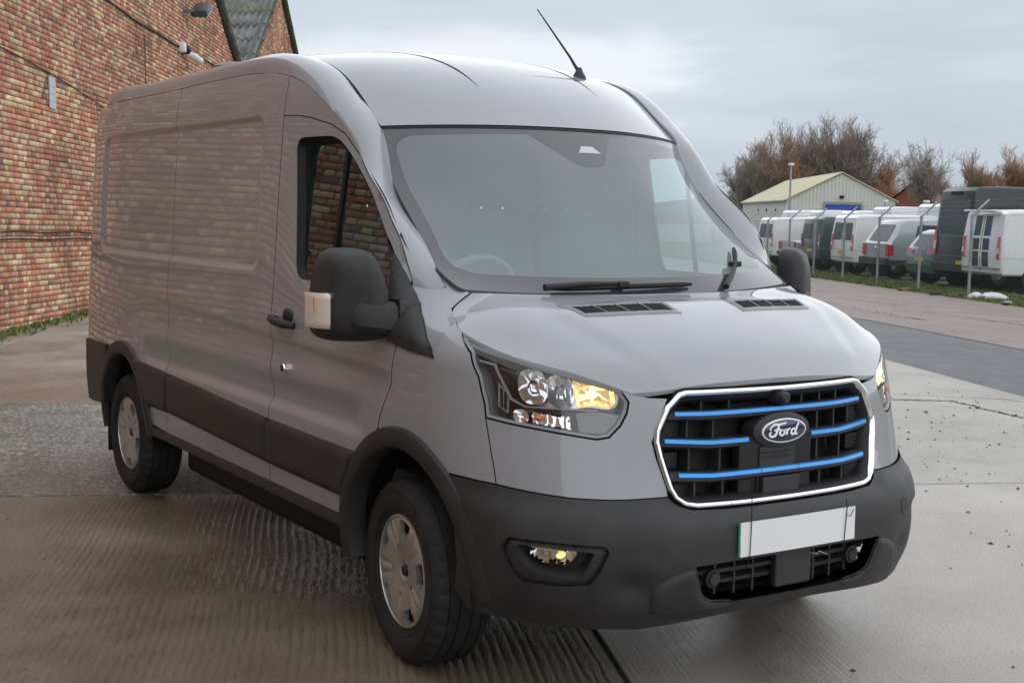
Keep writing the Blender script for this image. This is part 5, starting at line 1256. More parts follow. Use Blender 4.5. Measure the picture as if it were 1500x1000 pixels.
sg = empty('wall_sign'); sg.matrix_world = WM @ Matrix.Translation((18.77, 0, 3.64)); tag(sg, 'narrow pale grey plate fixed on the brick wall', 'sign')
MB().box((0, -.015, 0), (.26, .02, .44), bev=.004).build('plate', mat('sign_grey', (.42, .43, .44), .5), sg)
for k in range(3): MB().box((0, -.0265, -.12+.10*k), (.20, .003, .004)).build('plate_seam', mat('sign_line', (.25, .25, .26), .6), sg)
MB().box((23.9, .005, 2.6), (.03, .03, 5.2)).build('movement_joint', mat('joint_dark', (.08, .06, .05), .9), ware)
# moss and litter along the foot of the wall
fv, ff = [], []
for i in range(2600):
    d = rng.uniform(9, 26); y = -abs(rng.normal(0, .16))-.02; h = rng.uniform(.015, .07); a = rng.random()*6.28; s = rng.uniform(.012, .04)
    p = WM @ Vector((d, y, .0)); k = len(fv); x, yy5 = p.x, p.y
    fv += [(x-s*math.cos(a), yy5-s*math.sin(a), -.01), (x+s*math.cos(a), yy5+s*math.sin(a), -.01), (x+.02*rng.normal(), yy5+.02*rng.normal(), h)]; ff.append((k, k+1, k+2))
moss = mat('moss', (.10, .14, .03), .9); noise_tint(moss, (.05, .08, .015), (.20, .24, .07), 6.)
tag(mobj('wall_foot_weeds', fv, ff, moss, smooth=False), kind='stuff')
# ================================================================ FENCE
galv = mat('galvanised', (.30, .32, .33), .45, .6); noise_tint(galv, (.24, .26, .27), (.36, .38, .39), 5., rough=(.35, .6))
lat_fence = lambda D: 11.3-.042*D
fence = empty('chain_link_fence'); tag(fence, 'green chain-link fence on galvanised posts with cranked barbed wire tops', 'fence')
def fpt(D, h, out_=0.):
    p = at(D, lat_fence(D)+out_); return Vector((p[0], p[1], float(gz(D))+h))
PD = [29.16+3.2*k for k in range(-3, 12)]
for D in PD:
    b, t, a = fpt(D, -.05), fpt(D, 1.83), fpt(D, 2.16, .36)
    MB().tube([b, t], .034, 8).tube([t-Vector((0, 0, .02)), a], .026, 6).build('fence_post', galv, fence, smooth=True)
gw = mat('green_wire', (.03, .09, .075), .5); ww_ = mat('line_wire', (.20, .21, .22), .5, .5)
Df0, Df1 = PD[0], PD[-1]
for h, o in ((.05, 0), (.9, 0), (1.80, 0), (1.93, .11), (2.04, .23), (2.15, .35)):
    MB().tube([fpt(D, h+(.012*math.sin(D*9) if h > 1.85 else 0), o) for D in np.linspace(Df0, Df1, 120)], .0045, 4).build('line_wire', ww_, fence)
wv, wf = [], []; pitch = .085; Hm = 1.76
for sgn in (1, -1):
    for D in np.arange(Df0-Hm, Df1+Hm, pitch):
        D0, D1, h0, h1 = D, D+sgn*Hm, .04, .04+Hm
        # clip to the run
        def cl(Da, ha, Db, hb):
            for lo2, hi2 in ((Df0, Df1),):
                pts = []
                for (x, y), (x2, y2) in (((Da, ha), (Db, hb)), ((Db, hb), (Da, ha))):
                    if x < lo2: t = (lo2-x)/(x2-x); x, y = lo2, y+(y2-y)*t
                    if x > hi2: t = (hi2-x)/(x2-x); x, y = hi2, y+(y2-y)*t
                    pts.append((x, y))
                return pts
        if max(D0, D1) < Df0 or min(D0, D1) > Df1: continue
        (a, ha), (b, hb) = cl(D0, h0, D1, h1)
        if abs(a-b) < .02: continue
        pa, pb = fpt(a, ha), fpt(b, hb); k = len(wv); w_ = .003; off = Vector((RT[0], RT[1], 0))*.0022
        q = Vector((FW[0], FW[1], 0))*w_*.7+Vector((0, 0, w_*.7))*(-sgn)
        wv += [tuple(pa+q+off), tuple(pa-q+off), tuple(pb-q+off), tuple(pb+q+off)]; wf.append((k, k+1, k+2, k+3))
mobj('chain_link_mesh', wv, wf, gw, fence, smooth=False)
# verge: earth, grass, litter
vg = stained('verge_earth', [(.3, (.05, .06, .022)), (.55, (.085, .105, .035)), (.75, (.12, .11, .06))], 1.6, (.6, .9), .6, 30)
band('grass_verge', lat_v, lambda D: 60+.1*D, vg, .0, 8, 160, 80, 12)
bv_, bf_ = [], []
for i in range(26000):
    D = 18+rng.random()**1.5*34; l = lat_v(D)-.06+abs(rng.normal(0, 1.1)); p = at(D, l); h = rng.uniform(.025, .10); a = rng.random()*6.28; s = .014
    k = len(bv_); z0 = float(gz(D)); bv_ += [(p[0]-s*math.cos(a), p[1]-s*math.sin(a), z0), (p[0]+s*math.cos(a), p[1]+s*math.sin(a), z0), (p[0]+.04*rng.normal(), p[1]+.04*rng.normal(), z0+h)]; bf_.append((k, k+1, k+2))
grs = mat('grass', (.09, .14, .03), .8); noise_tint(grs, (.07, .11, .02), (.17, .20, .06), 1.5)
tag(mobj('grass', bv_, bf_, grs, smooth=False), 'short rough grass along the foot of the fence', 'grass', kind='stuff')
def lump(name, D, l, sx, sy, sz, m, label, cat, seed=0):
    r_ = np.random.default_rng(seed); mb = MB().ball((0, 0, 0), (1, 1, 1), 14, 8); ph = r_.normal(0, 1, (6, 3))
    v = np.array(mb.v); k = 1+.6*sum(np.sin((v@p)*2.3+i) for i, p in enumerate(ph))/3; v = v*k[:, None]*[sx, sy, sz]; mb.v = [tuple(p) for p in v]
    o = mb.build(name, m, None, smooth=True, auto=50); p = at(D, l); o.location = (p[0], p[1], float(gz(D))+sz*.55); return tag(o, label, cat)
wp_ = mat('white_plastic', (.62, .63, .64), .45); bk_ = mat('black_rag', (.02, .02, .022), .7); bn_ = mat('brown_card', (.20, .12, .07), .8)
lump('plastic_bag', 28.6, 10.0, .13, .17, .09, wp_, 'small crumpled white plastic bag at the foot of a fence post', 'bag', 1)
lump('plastic_sheet', 28.2, 10.35, .16, .36, .10, wp_, 'larger crumpled white plastic sheet lying on the verge grass', 'sheeting', 2)
lump('black_rag', 30.3, 9.75, .09, .30, .04, bk_, 'long black rag lying on the verge by the road edge', 'rag', 3)
lump('black_sack', 29.3, 9.95, .09, .20, .05, bk_, 'small black sack beside crumpled white plastic on the verge', 'sack', 4)
lump('brown_card', 32.4, 9.62, .10, .24, .04, bn_, 'scrap of brown card at the road edge below a fence post', 'card', 5)
lump('pale_rubble', 26.4, 9.95, .08, .24, .04, mat('rubble', (.35, .33, .28), .8), 'low heap of pale rubble at the verge edge', 'rubble', 6)
# ================================================================ VEHICLES BEHIND THE FENCE
HEAD = R(65.5)
dglass = mat('dark_glass', (.012, .017, .019), .08, spec=.35); redl = mat('red_lens', (.45, .012, .015), .15, coat=.8); whl = mat('clear_lens', (.6, .6, .6), .15, coat=.6)
yplate = mat('yellow_plate', (.62, .40, .03), .4); wplate = mat('grey_trim', (.09, .092, .095), .5); alloy = mat('alloy', (.35, .36, .37), .3, .8)
def cpaint(name, c, metal=0.): return mat('paint_'+name, c, .35, metal, .9)
def make_vehicle(name, label, cat, prof, half, m, px_rr=None, D=None, lat=None, wheels=(.95, 3.9), wr=.33, group=None, back=0., head=HEAD, ew=.06, wdw=None):
    """prof: side outline (x from the tail forward, z); half: half width as function of z. Rear right corner lines up with px_rr on the parking line"""
    if D is None: D = 24742/(px_rr-669)
    if lat is None: lat = D*(px_rr-750)/1933
    p = at(D, lat)+e1*back-e2*half(1.)
    root = empty(name, (p[0], p[1], float(gz(D))), head); tag(root, label, cat, group)
    P = np.array(prof, float); 
    def ins(d): return inset(densify(P, .25), d)
    rows = []
    full_ = densify(P, .25); i1, i2 = inset(full_, ew*.35), inset(full_, ew)
    for Q, k in ((i2, 0.), (i1, ew*.3), (full_, ew)): rows.append(np.column_stack([Q[:, 0], -(np.vectorize(half)(Q[:, 1])-k), Q[:, 1]]))
    rows += [r*[1, -1, 1] for r in rows[::-1]]
    G = np.stack(rows, 1); G = np.concatenate([G, G[:1]]); mb = MB().grid(G); n = len(full_)
    a = [i*6 for i in range(n)]; b = [i*6+5 for i in range(n)]
    # flank faces by triangulation of the inset outline
    V, F, B = cdt([i2], .6)
    k = len(mb.v); mb.v += [(x, -float(half(z)), z) for x, z in V]; mb.f += [tuple(i+k for i in f) for f in F]
    k = len(mb.v); mb.v += [(x, float(half(z)), z) for x, z in V]; mb.f += [tuple(i+k for i in f) for f in F]
    mb.build('body', m, root, smooth=True, auto=32)
    for wxp in wheels:
        for s in (-1, 1):
            wroot = empty('wheel', (wxp, s*(half(.4)-.10), wr), 0, root)
            MB().lathe([(wr*.62, -.10), (wr*.9, -.105), (wr, -.085), (wr, .085), (wr*.9, .105), (wr*.62, .10)], 28).build('tyre', rubber, wroot, smooth=True)
            rm2 = MB().lathe([(0, -.075), (wr*.18, -.08), (wr*.2, -.065), (wr*.56, -.09), (wr*.63, -.10), (wr*.63, .10), (wr*.56, .09), (0, .07)], 20); rm2.build('rim', alloy, wroot, smooth=True)
            MB().lathe([(0, 0.), (wr*1.16, 0.), (wr*1.16, .03)], 28, 'y', (wxp, s*(half(.4)+.004) if s < 0 else s*(half(.4)+.004)-.03, wr+.02)).build('arch_gap', seal, root)
    root['_h'] = 0; del root['_h']
    return root
def sidep(root, pts, half, m, name, off=.006, both=True):
    for s in ((-1, 1) if both else (-1,)):
        mb = MB(); V, F, B = cdt([densify(np.array(pts, float), .3)], .5)
        mb.v = [(x, s*(float(half(z))+off), z) for x, z in V]; mb.f = F; mb.build(name, m, root, smooth=False)
def rearp(root, pts, xr, m, name, off=.008, th=0.):
    """panel on the tail: pts (y, z) with y>0 = left; xr(z) gives the tail surface"""
    V, F, B = cdt([densify(np.array(pts, float), .3)], .5); mb = MB()
    mb.v = [(float(xr(z))-off, y, z) for y, z in V]; mb.f = list(F)
    if th:
        k = len(mb.v); mb.v += [(float(xr(z))-off+th, y, z) for y, z in V]; b = B[0]; mb.f += [(b[i], b[(i+1) % len(b)], k+b[(i+1) % len(b)], k+b[i]) for i in range(len(b))]
    return mb.build(name, m, root, smooth=False)
def xr_of(prof):
    P = np.array(prof); 
    def f(z):
        xs = []
        for (x1, z1), (x2, z2) in zip(P, np.roll(P, -1, 0)):
            if (z1-z)*(z2-z) <= 0 and abs(z2-z1) > 1e-6: xs.append(x1+(x2-x1)*(z-z1)/(z2-z1))
        return min(xs) if xs else 0.
    return f
def vanprof(L, H, hood=1.05, nose=1.0): return [(.10, .42), (.02, .48), (0, .9), (.02, 1.3), (.10, H-.12), (.22, H-.02), (.7, H), (L-1.9, H-.02), (L-1.55, H-.12), (L-.85, 1.28), (L-.25, nose+.1), (L-.04, nose-.1), (L, .7), (L-.02, .45), (L-.15, .38)]
def vanhalf(w, H): return lambda z: w-.02*max(0, .6-z)-(.05*max(0, z-1.1)+.09*max(0, z-1.5)**2)/(H-1.0)
def white_van(px, label, H=1.98, D=None, lat=None, m=None, group='white vans in the fenced yard', glass=True, L=5.0, w=.97, back=0., lamps='v', plate=True):
    pr_ = vanprof(L, H); hf = vanhalf(w, H); m = m or cpaint('white', (.68, .69, .70))
    r = make_vehicle('parked_van', label, 'van', pr_, hf, m, px, D, lat, (.95, L-.95), .33, group, back)
    xr = xr_of(pr_)
    if glass:
        for y0, y1 in ((-.78, -.05), (.05, .78)): rearp(r, rnd([(y0, 1.15), (y1, 1.15), (y1*.95, H-.28), (y0*.95, H-.28)], .06, 4), xr, dglass, 'rear_window')
    rearp(r, [(-.012, .5), (.012, .5), (.012, H-.15), (-.012, H-.15)], xr, seal, 'door_gap', .004)
    for s in (-1, 1):
        rearp(r, [(s*.93, .82), (s*.80, .82), (s*.80, 1.34), (s*.92, 1.34)], xr, redl, 'tail_lamp', .015, .03)
        rearp(r, [(s*.91, .95), (s*.82, .95), (s*.82, 1.07), (s*.91, 1.07)], xr, whl, 'reverse_lamp', .018, .02)
    rearp(r, [(-.96, .40), (.96, .40), (.95, .60), (-.95, .60)], xr, wplate, 'bumper', .06, .08)
    if plate: rearp(r, [(-.26, .70), (.26, .70), (.26, .81), (-.26, .81)], xr, yplate, 'number_plate', .02, .01)
    sidep(r, [(L-1.95, 1.12), (L-1.05, 1.12), (L-1.45, H-.32), (L-1.95, H-.28)], hf, dglass, 'door_window')
    for xs in (1.55, 2.75): sidep(r, [(xs, .5), (xs+.012, .5), (xs+.012, H-.25), (xs, H-.25)], hf, seal, 'panel_gap', .003)
    sidep(r, [(1.3, 1.06), (2.7, 1.06), (2.7, 1.08), (1.3, 1.08)], hf, wplate, 'slide_rail', .004)
    return r, hf, xr
# white van with black and blue stripes on its tail doors
r, hf, xr = white_van(1462, 'white van with black and blue stripes down its rear doors beside the black minibus', 2.0, plate=False, glass=False, L=5.1, w=.99)
stb, stl = mat('stripe_black', (.02, .021, .024), .4), mat('stripe_blue', (.02, .10, .45), .4)
for y0, y1, m in ((.10, .38, stb), (-.36, -.08, stb), (.385, .42, stl), (-.40, -.365, stl)):
    for z0, z1 in ((.62, .98), (1.02, 1.30), (1.36, 1.84)): rearp(r, [(y0, z0), (y1, z0), (y1*.98, z1), (y0*.98, z1)], xr, m, 'stripe', .006)
MB().box((.02, 0, 1.95), (.22, 1.5, .05), ry=R(8), bev=.02).build('spoiler', cpaint('white', (.68, .69, .70)), r, smooth=True)
# black minibus
pr_ = vanprof(5.9, 2.62); hf = vanhalf(1.02, 2.6); r = make_vehicle('minibus', 'tall black minibus with tinted rear window and yellow number plate behind the fence', 'minibus', pr_, hf, mat('paint_black', (.022, .024, .027), .45, 0., .2), None, 33.6, 33.6*(1417-750)/1933, (1.2, 4.8), .35)
xr = xr_of(pr_)
rearp(r, rnd([(-.80, 1.42), (.80, 1.42), (.84, 1.55), (.78, 2.30), (-.78, 2.30), (-.84, 1.55)], .05, 4), xr, dglass, 'rear_window', .010)
for a, b in (((-.86, 1.50), (-.60, 1.33)), ((-.60, 1.33), (.60, 1.33)), ((.60, 1.33), (.86, 1.50))):
    rearp(r, [(a[0], a[1]-.02), (b[0], b[1]-.02), (b[0], b[1]+.045), (a[0], a[1]+.045)], xr, wplate, 'trim_bar', .014, .01)
for s in (-1, 1):
    t = rearp(r, rnd([(s*1.0, .82), (s*.88, .82), (s*.84, 1.15), (s*.90, 1.50), (s*1.0, 1.50)], .03, 4), xr, redl, 'tail_lamp', .02, .04)
    rearp(r, [(s*.985, .98), (s*.89, .98), (s*.875, 1.20), (s*.975, 1.20)], xr, whl, 'reverse_lamp', .026, .02)
rearp(r, [(-1.0, .42), (1.0, .42), (1.0, .62), (-1.0, .62)], xr, wplate, 'bumper', .10, .12); rearp(r, [(-.82, .60), (-.30, .60), (-.30, .71), (-.82, .71)], xr, yplate, 'number_plate', .03, .01)
rearp(r, [(-.30, 2.42), (.30, 2.42), (.26, 2.50), (-.26, 2.50)], xr, seal, 'high_lamp', .03, .04)
for x0, x1 in ((.45, 1.65), (1.75, 2.95), (3.05, 3.95)): sidep(r, rnd([(x0, 1.42), (x1, 1.42), (x1, 2.12), (x0, 2.12)], .08, 4), hf, dglass, 'side_window')
# small blue-green hatchback
pr_ = [(.12, .32), (.02, .42), (0, .78), (.05, .98), (.35, 1.42), (.60, 1.50), (1.6, 1.52), (2.3, 1.46), (3.1, 1.0), (3.9, .88), (4.1, .6), (4.05, .32)]
hf = lambda z: .88-.26*max(0, z-.95); r = make_vehicle('hatchback', 'small blue-green hatchback between the silver pickup and the black minibus', 'car', pr_, hf, cpaint('teal', (.055, .115, .14), .3), 1364, wheels=(.75, 3.3), wr=.30); xr = xr_of(pr_)
rearp(r, rnd([(-.60, 1.04), (.60, 1.04), (.50, 1.38), (-.50, 1.38)], .05, 4), xr, dglass, 'rear_window', .01)
for s in (-1, 1): rearp(r, [(s*.84, .86), (s*.42, .84), (s*.42, .95), (s*.80, 1.0)], xr, redl, 'tail_lamp', .015, .02)
rearp(r, [(-.26, .64), (.26, .64), (.26, .75), (-.26, .75)], xr, yplate, 'number_plate', .015, .01); rearp(r, [(-.86, .34), (.86, .34), (.86, .56), (-.86, .56)], xr, cpaint('teal2', (.07, .13, .15), .3), 'bumper', .05, .06)
sidep(r, [(.55, 1.0), (2.75, 1.0), (2.2, 1.38), (.75, 1.42)], hf, dglass, 'side_window')
# silver pickup with canopy
pr_ = [(.10, .55), (0, .62), (0, 1.08), (.05, 1.12), (.42, 1.72), (.62, 1.80), (1.6, 1.84), (3.0, 1.82), (3.75, 1.20), (4.9, 1.08), (5.15, .8), (5.15, .52)]
hf = lambda z: .95-.22*max(0, z-1.1); silv = cpaint('silver', (.36, .38, .40), .5); r = make_vehicle('pickup_truck', 'silver pickup truck with canopy and red tail lamps behind the fence', 'pickup', pr_, hf, silv, 1298, wheels=(1.1, 4.2), wr=.38); xr = xr_of(pr_)
rearp(r, rnd([(-.68, 1.16), (.68, 1.16), (.60, 1.66), (-.60, 1.66)], .06, 4), xr, dglass, 'canopy_window', .012)
for s in (-1, 1): rearp(r, rnd([(s*.94, .72), (s*.76, .72), (s*.76, 1.06), (s*.94, 1.06)], .02, 3), xr, redl, 'tail_lamp', .02, .05); sidep(r, [(-.01, .72), (.16, .74), (.16, 1.04), (-.01, 1.06)], hf, redl, 'lamp_return', .004) if s < 0 else None
MB().lathe([(0, -.012), (.075, -.012), (.08, .0)], 20, 'x', (-.012, 0, .93)).build('round_emblem', chrome, r, smooth=True)
rearp(r, [(-.95, .46), (.95, .46), (.95, .66), (-.95, .66)], xr, plastic, 'bumper', .12, .14); rearp(r, [(-.26, .55), (.26, .55), (.26, .65), (-.26, .65)], xr, yplate, 'number_plate', .135, .01)
sidep(r, rnd([(.85, 1.28), (2.0, 1.28), (1.98, 1.64), (.95, 1.66)], .08, 4), hf, dglass, 'canopy_side_window'); sidep(r, rnd([(2.2, 1.24), (3.45, 1.24), (2.95, 1.66), (2.2, 1.68)], .06, 4), hf, dglass, 'cab_window'); sidep(r, [(0, .46), (5.1, .46), (5.1, .60), (0, .60)], hf, plastic, 'sill_trim', .01)
# white van with black tail lamps, dark green van, silver double cab, white van
r, hf, xr = white_van(1246, 'white van between the dark green van and the silver pickup', 2.0, w=.98)
white_van(1197, 'dark green van with yellow number plate behind the fence', 1.98, m=cpaint('dark_green', (.010, .030, .030)), group=None)
pr_ = [(.08, .55), (0, .65), (0, 1.05), (1.45, 1.10), (1.55, 1.62), (1.8, 1.78), (2.9, 1.76), (3.7, 1.18), (4.9, 1.05), (5.1, .8), (5.1, .52)]
hf = lambda z: .93-.2*max(0, z-1.1); r = make_vehicle('pickup_truck', 'grey double-cab pickup parked beyond the dark green van', 'pickup', pr_, hf, cpaint('pewter', (.42, .45, .47), .4), 1162, wheels=(1.1, 4.1), wr=.37); xr = xr_of(pr_)
for s in (-1, 1): rearp(r, [(s*.92, .72), (s*.76, .72), (s*.76, 1.02), (s*.92, 1.02)], xr, redl, 'tail_lamp', .02, .04)
rearp(r, [(-.9, .5), (.9, .5), (.9, .64), (-.9, .64)], xr, plastic, 'bumper', .1, .12); sidep(r, rnd([(1.7, 1.2), (3.4, 1.2), (2.85, 1.64), (1.85, 1.66)], .06, 4), hf, dglass, 'cab_window')
rearp(r, [(-.6, 1.2), (.6, 1.2), (.55, 1.6), (-.55, 1.6)], xr_of(pr_), dglass, 'cab_rear_window', .01)
white_van(1128, 'white van at the far end of the front row beyond the grey pickup', 2.0, group=None)
# second row of pale vans, only roofs show
for k, (px, H, D) in enumerate(((1120, 2.45, 62), (1160, 2.40, 58), (1205, 2.35, 55), (1252, 2.45, 51), (1318, 2.5, 47), (1352, 2.3, 44))):
    white_van(px, 'white van in the row behind, only its roof and upper side showing over the others', H, D=D, lat=D*(px-750)/1933+1.2, group='white vans in the row behind', L=5.4, glass=False, plate=False)
# ================================================================ SHED, LAMPS, TREES
shed = empty('storage_shed'); Ds_ = 110.; pl_ = at(Ds_, Ds_*(1146-750)/1933); shed.location = (pl_[0], pl_[1], float(gz(Ds_))); shed.rotation_euler = (0, 0, R(144)); tag(shed, 'pale ribbed metal shed with shallow pitched roof and blue roller door', 'shed')
SWd, SL_, EH, RH = 8.9, 31., 4.15, 6.35       # local x along the length (away), y to the left; gable at x=0 runs to -y
clad = mat('shed_cladding', (.56, .56, .52), .6); noise_tint(clad, (.52, .52, .48), (.60, .60, .56), .6); roofm = mat('shed_roof', (.52, .47, .32), .8); noise_tint(roofm, (.44, .40, .26), (.56, .51, .36), .35, 6.)
mb = MB(); mb.v = [(0, 0, 0), (0, -SWd, 0), (0, -SWd, EH), (0, -SWd/2, RH), (0, 0, EH), (SL_, 0, 0), (SL_, -SWd, 0), (SL_, -SWd, EH), (SL_, -SWd/2, RH), (SL_, 0, EH)]
mb.f = [(0, 1, 2, 3, 4), (5, 9, 8, 7, 6), (0, 4, 9, 5), (1, 6, 7, 2)]; mb.build('wall', clad, shed)
for s, y0, y1 in ((1, .25, -SWd/2), (-1, -SWd-.25, -SWd/2)):
    z0 = EH-.12; mb = MB(); mb.v = [(-.2, y0, z0), (SL_+.2, y0, z0), (SL_+.2, y1, RH+.06), (-.2, y1, RH+.06), (-.2, y0, z0+.10), (SL_+.2, y0, z0+.10), (SL_+.2, y1, RH+.16), (-.2, y1, RH+.16)]
    mb.f = [(0, 1, 2, 3), (4, 7, 6, 5), (0, 4, 5, 1), (0, 3, 7, 4), (1, 5, 6, 2)]; mb.build('roof', roofm, shed)
for k in range(30):
    y = -.15-k*(SWd-.3)/29; zt = EH+(RH-EH)*(1-abs(y+SWd/2)/(SWd/2)); MB().box((-.03, y, zt/2), (.06, .05, zt-.05)).build('cladding_rib', clad, shed)
MB().box((-.07, -4.62, 1.9), (.06, 2.9, 3.8)).build('roller_door', mat('roller_blue', (.01, .06, .38), .5), shed); MB().box((-.09, -4.62, 3.92), (.12, 3.1, .22)).box((-.09, -3.1, 1.9), (.1, .16, 3.9)).box((-.09, -6.14, 1.9), (.1, .16, 3.9)).build('door_frame', mat('frame_grey', (.25, .26, .26), .6), shed)
MB().box((-.12, -4.5, 4.45), (.2, .35, .22)).build('wall_lamp', seal, shed)
for x in (6, 12, 18): MB().box((x, .02, 3.3), (.5, .06, .25)).build('side_vent', seal, shed)
for D, px, h, lb in ((88, 1151, 5.9, 'thin grey lamp post in front of the pale shed'), (100, 1290, 3.9, 'short white-headed lamp post at the end of the shed'), (80, 1350, 3.4, 'short white-headed lamp post in front of the brick house')):
    lp = empty('lamp_post', P3(D, px)); tag(lp, lb, 'lamp post')
    MB().tube([(0, 0, 0), (0, 0, h)], [.09, .06], 8).build('pole', galv, lp, smooth=True); MB().box((0, 0, h), (.30, .30, .16), bev=.05).build('lamp_head', wht, lp, smooth=True)
hs_ = empty('brick_house', P3(140, 1340), R(120)); tag(hs_, 'small red brick house with steep gable beyond the parked vans', 'house')
mb = MB(); mb.v = [(-5, -4, 0), (5, -4, 0), (5, 4, 0), (-5, 4, 0), (-5, -4, 3.2), (5, -4, 3.2), (5, 4, 3.2), (-5, 4, 3.2), (-5, 0, 6.6), (5, 0, 6.6)]; mb.f = [(0, 1, 5, 4), (2, 3, 7, 6), (1, 2, 6, 9, 5), (3, 0, 4, 8, 7)]; mb.build('wall', mat('far_brick', (.22, .09, .06), .9), hs_)
for s in (-1, 1):
    mb = MB(); mb.v = [(-5.3, s*4.4, 3.0), (5.3, s*4.4, 3.0), (5.3, 0, 6.75), (-5.3, 0, 6.75)]; mb.f = [(0, 1, 2, 3)]; mb.build('roof', mat('far_tile', (.15, .085, .065), .9), hs_)
# bare winter trees
bark = mat('bark', (.20, .17, .145), .9); noise_tint(bark, (.15, .125, .105), (.24, .205, .18), 2.); twigm = {k: mat('twig_'+k, c, .9) for k, c in (('grey', (.27, .225, .19)), ('rust', (.36, .20, .12)), ('olive', (.26, .225, .12)))}
def make_tree(H, spread, seed, levels=5, up=.55):
    r_ = np.random.default_rng(seed); segs = [[], []]
    def grow(p, d, L, r, lv):
        n = 3; q = p.copy()
        for i in range(n):
            d2 = d+r_.normal(0, .10+.03*lv, 3)+np.array([0, 0, .05*up]); d2 /= np.linalg.norm(d2); q2 = q+d2*L/n; r2 = r*(1-.13)
            segs[0 if lv < 3 else 1].append((q, q2, r, r2)); q, d, r = q2, d2, r2
            if lv < levels and (i > 0 or lv > 0):
                for _ in range(1+(r_.random() < (.55 if lv > 2 else .8))+(lv == 0)):
                    a = r_.normal(0, 1, 3); a -= a@d*d; a /= np.linalg.norm(a)+1e-9; ang = r_.uniform(.35, .8)*spread
                    d3 = d*math.cos(ang)+a*math.sin(ang)+np.array([0, 0, .22*up]); d3 /= np.linalg.norm(d3); grow(q.copy(), d3, L*r_.uniform(.52, .74), r*r_.uniform(.48, .65), lv+1)
    grow(np.zeros(3), np.array([r_.normal(0, .05), r_.normal(0, .05), 1.]), H*.42, H*.026, 0)
    out_ = []
    mx_ = max(float(b[2]) for s in segs for (_, b, _, _) in s); sc = H/mx_
    for s in segs:
        A = np.array([a for a, _, _, _ in s])*sc; B_ = np.array([b for _, b, _, _ in s])*sc; ra = np.maximum(np.array([c for *_, c, _ in s]), .014); rb2 = np.maximum(np.array([c for *_, c in s]), .009)
        t = B_-A; t /= np.linalg.norm(t, axis=1, keepdims=True)+1e-9; o_ = np.cross(t, [.3, .5, .81]); o_ /= np.linalg.norm(o_, axis=1, keepdims=True)+1e-9; c2 = np.cross(t, o_)
        V = []; n = len(A)
        for k in range(3): a = 2*math.pi*k/3; V.append(A+(o_*math.cos(a)+c2*math.sin(a))*ra[:, None])
        for k in range(3): a = 2*math.pi*k/3; V.append(B_+(o_*math.cos(a)+c2*math.sin(a))*rb2[:, None])
        V = np.stack(V, 1).reshape(-1, 3); Fq = np.array([(0, 1, 4, 3), (1, 2, 5, 4), (2, 0, 3, 5)]); F = (np.arange(n)[:, None, None]*6+Fq[None]).reshape(-1, 4)
        me = bpy.data.meshes.new('t'); me.vertices.add(len(V)); me.vertices.foreach_set('co', V.reshape(-1)); me.loops.add(F.size); me.loops.foreach_set('vertex_index', F.reshape(-1).astype(np.int32)); me.polygons.add(len(F)); me.polygons.foreach_set('loop_start', np.arange(len(F), dtype=np.int32)*4); me.update(calc_edges=True); out_.append(me)
    return out_
kinds = [make_tree(12, .80, 3, 5, 1.3), make_tree(12, 1.0, 5, 5, .9), make_tree(12, .62, 8, 5, 1.7), make_tree(12, .72, 13, 5, 1.5)]
def tree(D, px, H, k, tw, label, group, rz=None):
    t = empty('bare_tree', P3(D, px), rng.random()*6.28 if rz is None else rz); s = H/12; t.scale = (s, s, s); tag(t, label, 'tree', group)
    for me, nm, m in zip(kinds[k], ('trunk', 'crown'), (bark, twigm[tw])):
        key = (k, nm, tw)
        if key not in var: c = me.copy(); c.materials.clear(); c.materials.append(m); var[key] = c
        o = bpy.data.objects.new(nm, var[key]); col.objects.link(o); o.parent = t
TL = [(150, 1072, 9, 0, 'grey'), (155, 1088, 11, 1, 'grey'), (148, 1105, 12, 3, 'grey'), (152, 1122, 13.2, 0, 'rust'), (150, 1140, 14, 2, 'grey'), (146, 1152, 12.5, 3, 'rust'), (152, 1166, 14.2, 0, 'grey'), (150, 1182, 14.5, 2, 'grey'), (148, 1196, 15, 3, 'grey'),
      (152, 1210, 14.8, 0, 'grey'), (150, 1224, 14.4, 2, 'grey'), (148, 1240, 13.4, 1, 'grey'), (152, 1254, 12.4, 3, 'rust'), (150, 1270, 11, 0, 'rust'), (155, 1284, 9.5, 1, 'rust')]
for a in TL: tree(*a, {'grey': 'tall grey bare tree in the row behind the pale shed', 'rust': 'rust-brown bare tree in the row behind the pale shed'}[a[4]], {'grey': 'grey trees behind the shed', 'rust': 'rust-brown trees behind the shed'}[a[4]])
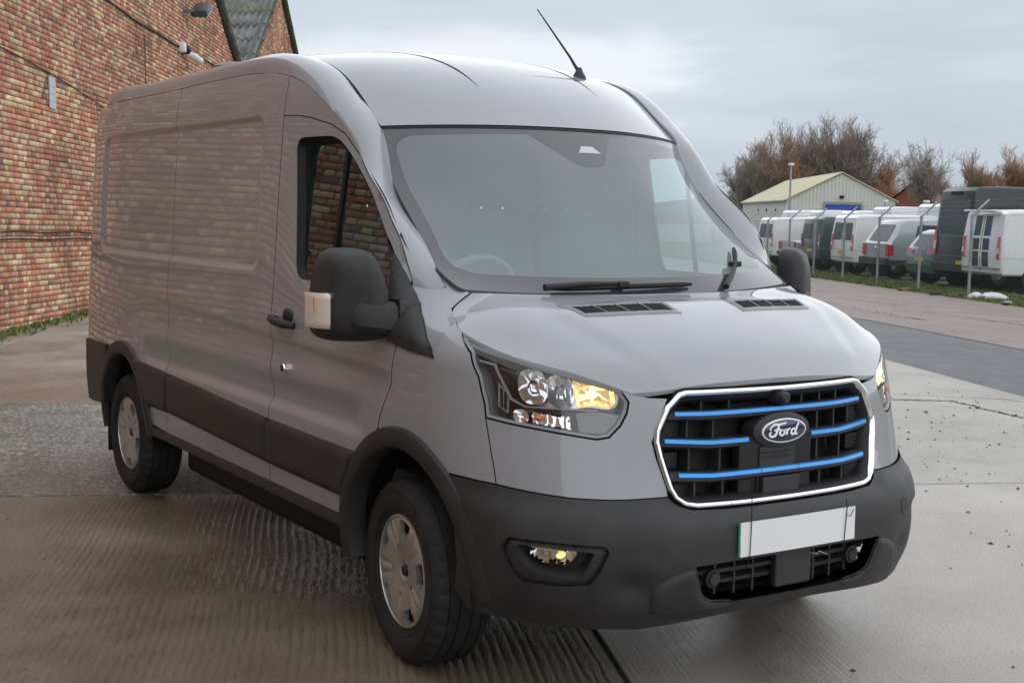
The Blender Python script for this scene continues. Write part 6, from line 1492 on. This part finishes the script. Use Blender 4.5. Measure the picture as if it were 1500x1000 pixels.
tree(130, 1350, 11.2, 1, 'grey', 'broad bare tree standing alone behind the brick house', None)
TR = [(160, 1300, 7.5, 1, 'rust'), (165, 1316, 8, 3, 'rust'), (160, 1332, 8, 0, 'rust'), (165, 1372, 8.5, 1, 'rust'), (160, 1392, 9.8, 2, 'rust'), (165, 1410, 9.2, 3, 'rust'), (160, 1428, 10, 0, 'olive'), (158, 1446, 12, 2, 'rust'), (160, 1460, 12.6, 3, 'rust'), (158, 1476, 11.5, 0, 'rust'), (160, 1492, 12, 2, 'rust'), (165, 1508, 11, 1, 'olive')]
for a in TR: tree(*a, {'rust': 'rust-brown bare tree in the scrub beyond the minibus', 'olive': 'olive-green bare tree in the scrub beyond the minibus'}[a[4]], {'rust': 'rust-brown scrub trees', 'olive': 'olive scrub trees'}[a[4]])
# low thicket and far hill
tv, tf = [], []
for i in range(30000):
    D = rng.uniform(150, 175); px = rng.uniform(1040, 1540); h = 4.8*rng.random()**.6*(1 if px > 1290 else .7); p = at(D, D*(px-750)/1933); z0 = float(gz(D)); s = .035; a = rng.random()*6.28; k = len(tv); q = rng.normal(0, .35, 2); b0 = h*rng.random()*.7
    tv += [(p[0]-s, p[1], z0+b0), (p[0]+s, p[1]+s, z0+b0), (p[0]+q[0], p[1]+q[1], z0+b0+rng.uniform(.6, 1.6))]; tf.append((k, k+1, k+2))
th_ = mat('thicket', (.14, .08, .045), .9); noise_tint(th_, (.10, .062, .038), (.19, .105, .05), .05, 3.)
tag(mobj('thicket', tv, tf, th_, smooth=False), 'low brown thicket below the bare trees', 'thicket', kind='stuff')
hl_ = MB(); P = []
for px in np.linspace(300, 2300, 60): 
    for_ = []
    for D, h in ((420, 0), (520, 8+10*math.exp(-((px-1560)/140)**2)+3*math.sin(px*.013)), (700, 4), (900, 0)): p = at(D, D*(px-750)/1933); for_.append((p[0], p[1], -2+h))
    P.append(for_)
tag(hl_.grid(np.array(P)).build('hills', stained('hill_green', [(.3, (.035, .045, .025)), (.7, (.07, .075, .045))], .02, (.8, .9), .1, 2.), smooth=True), kind='structure')
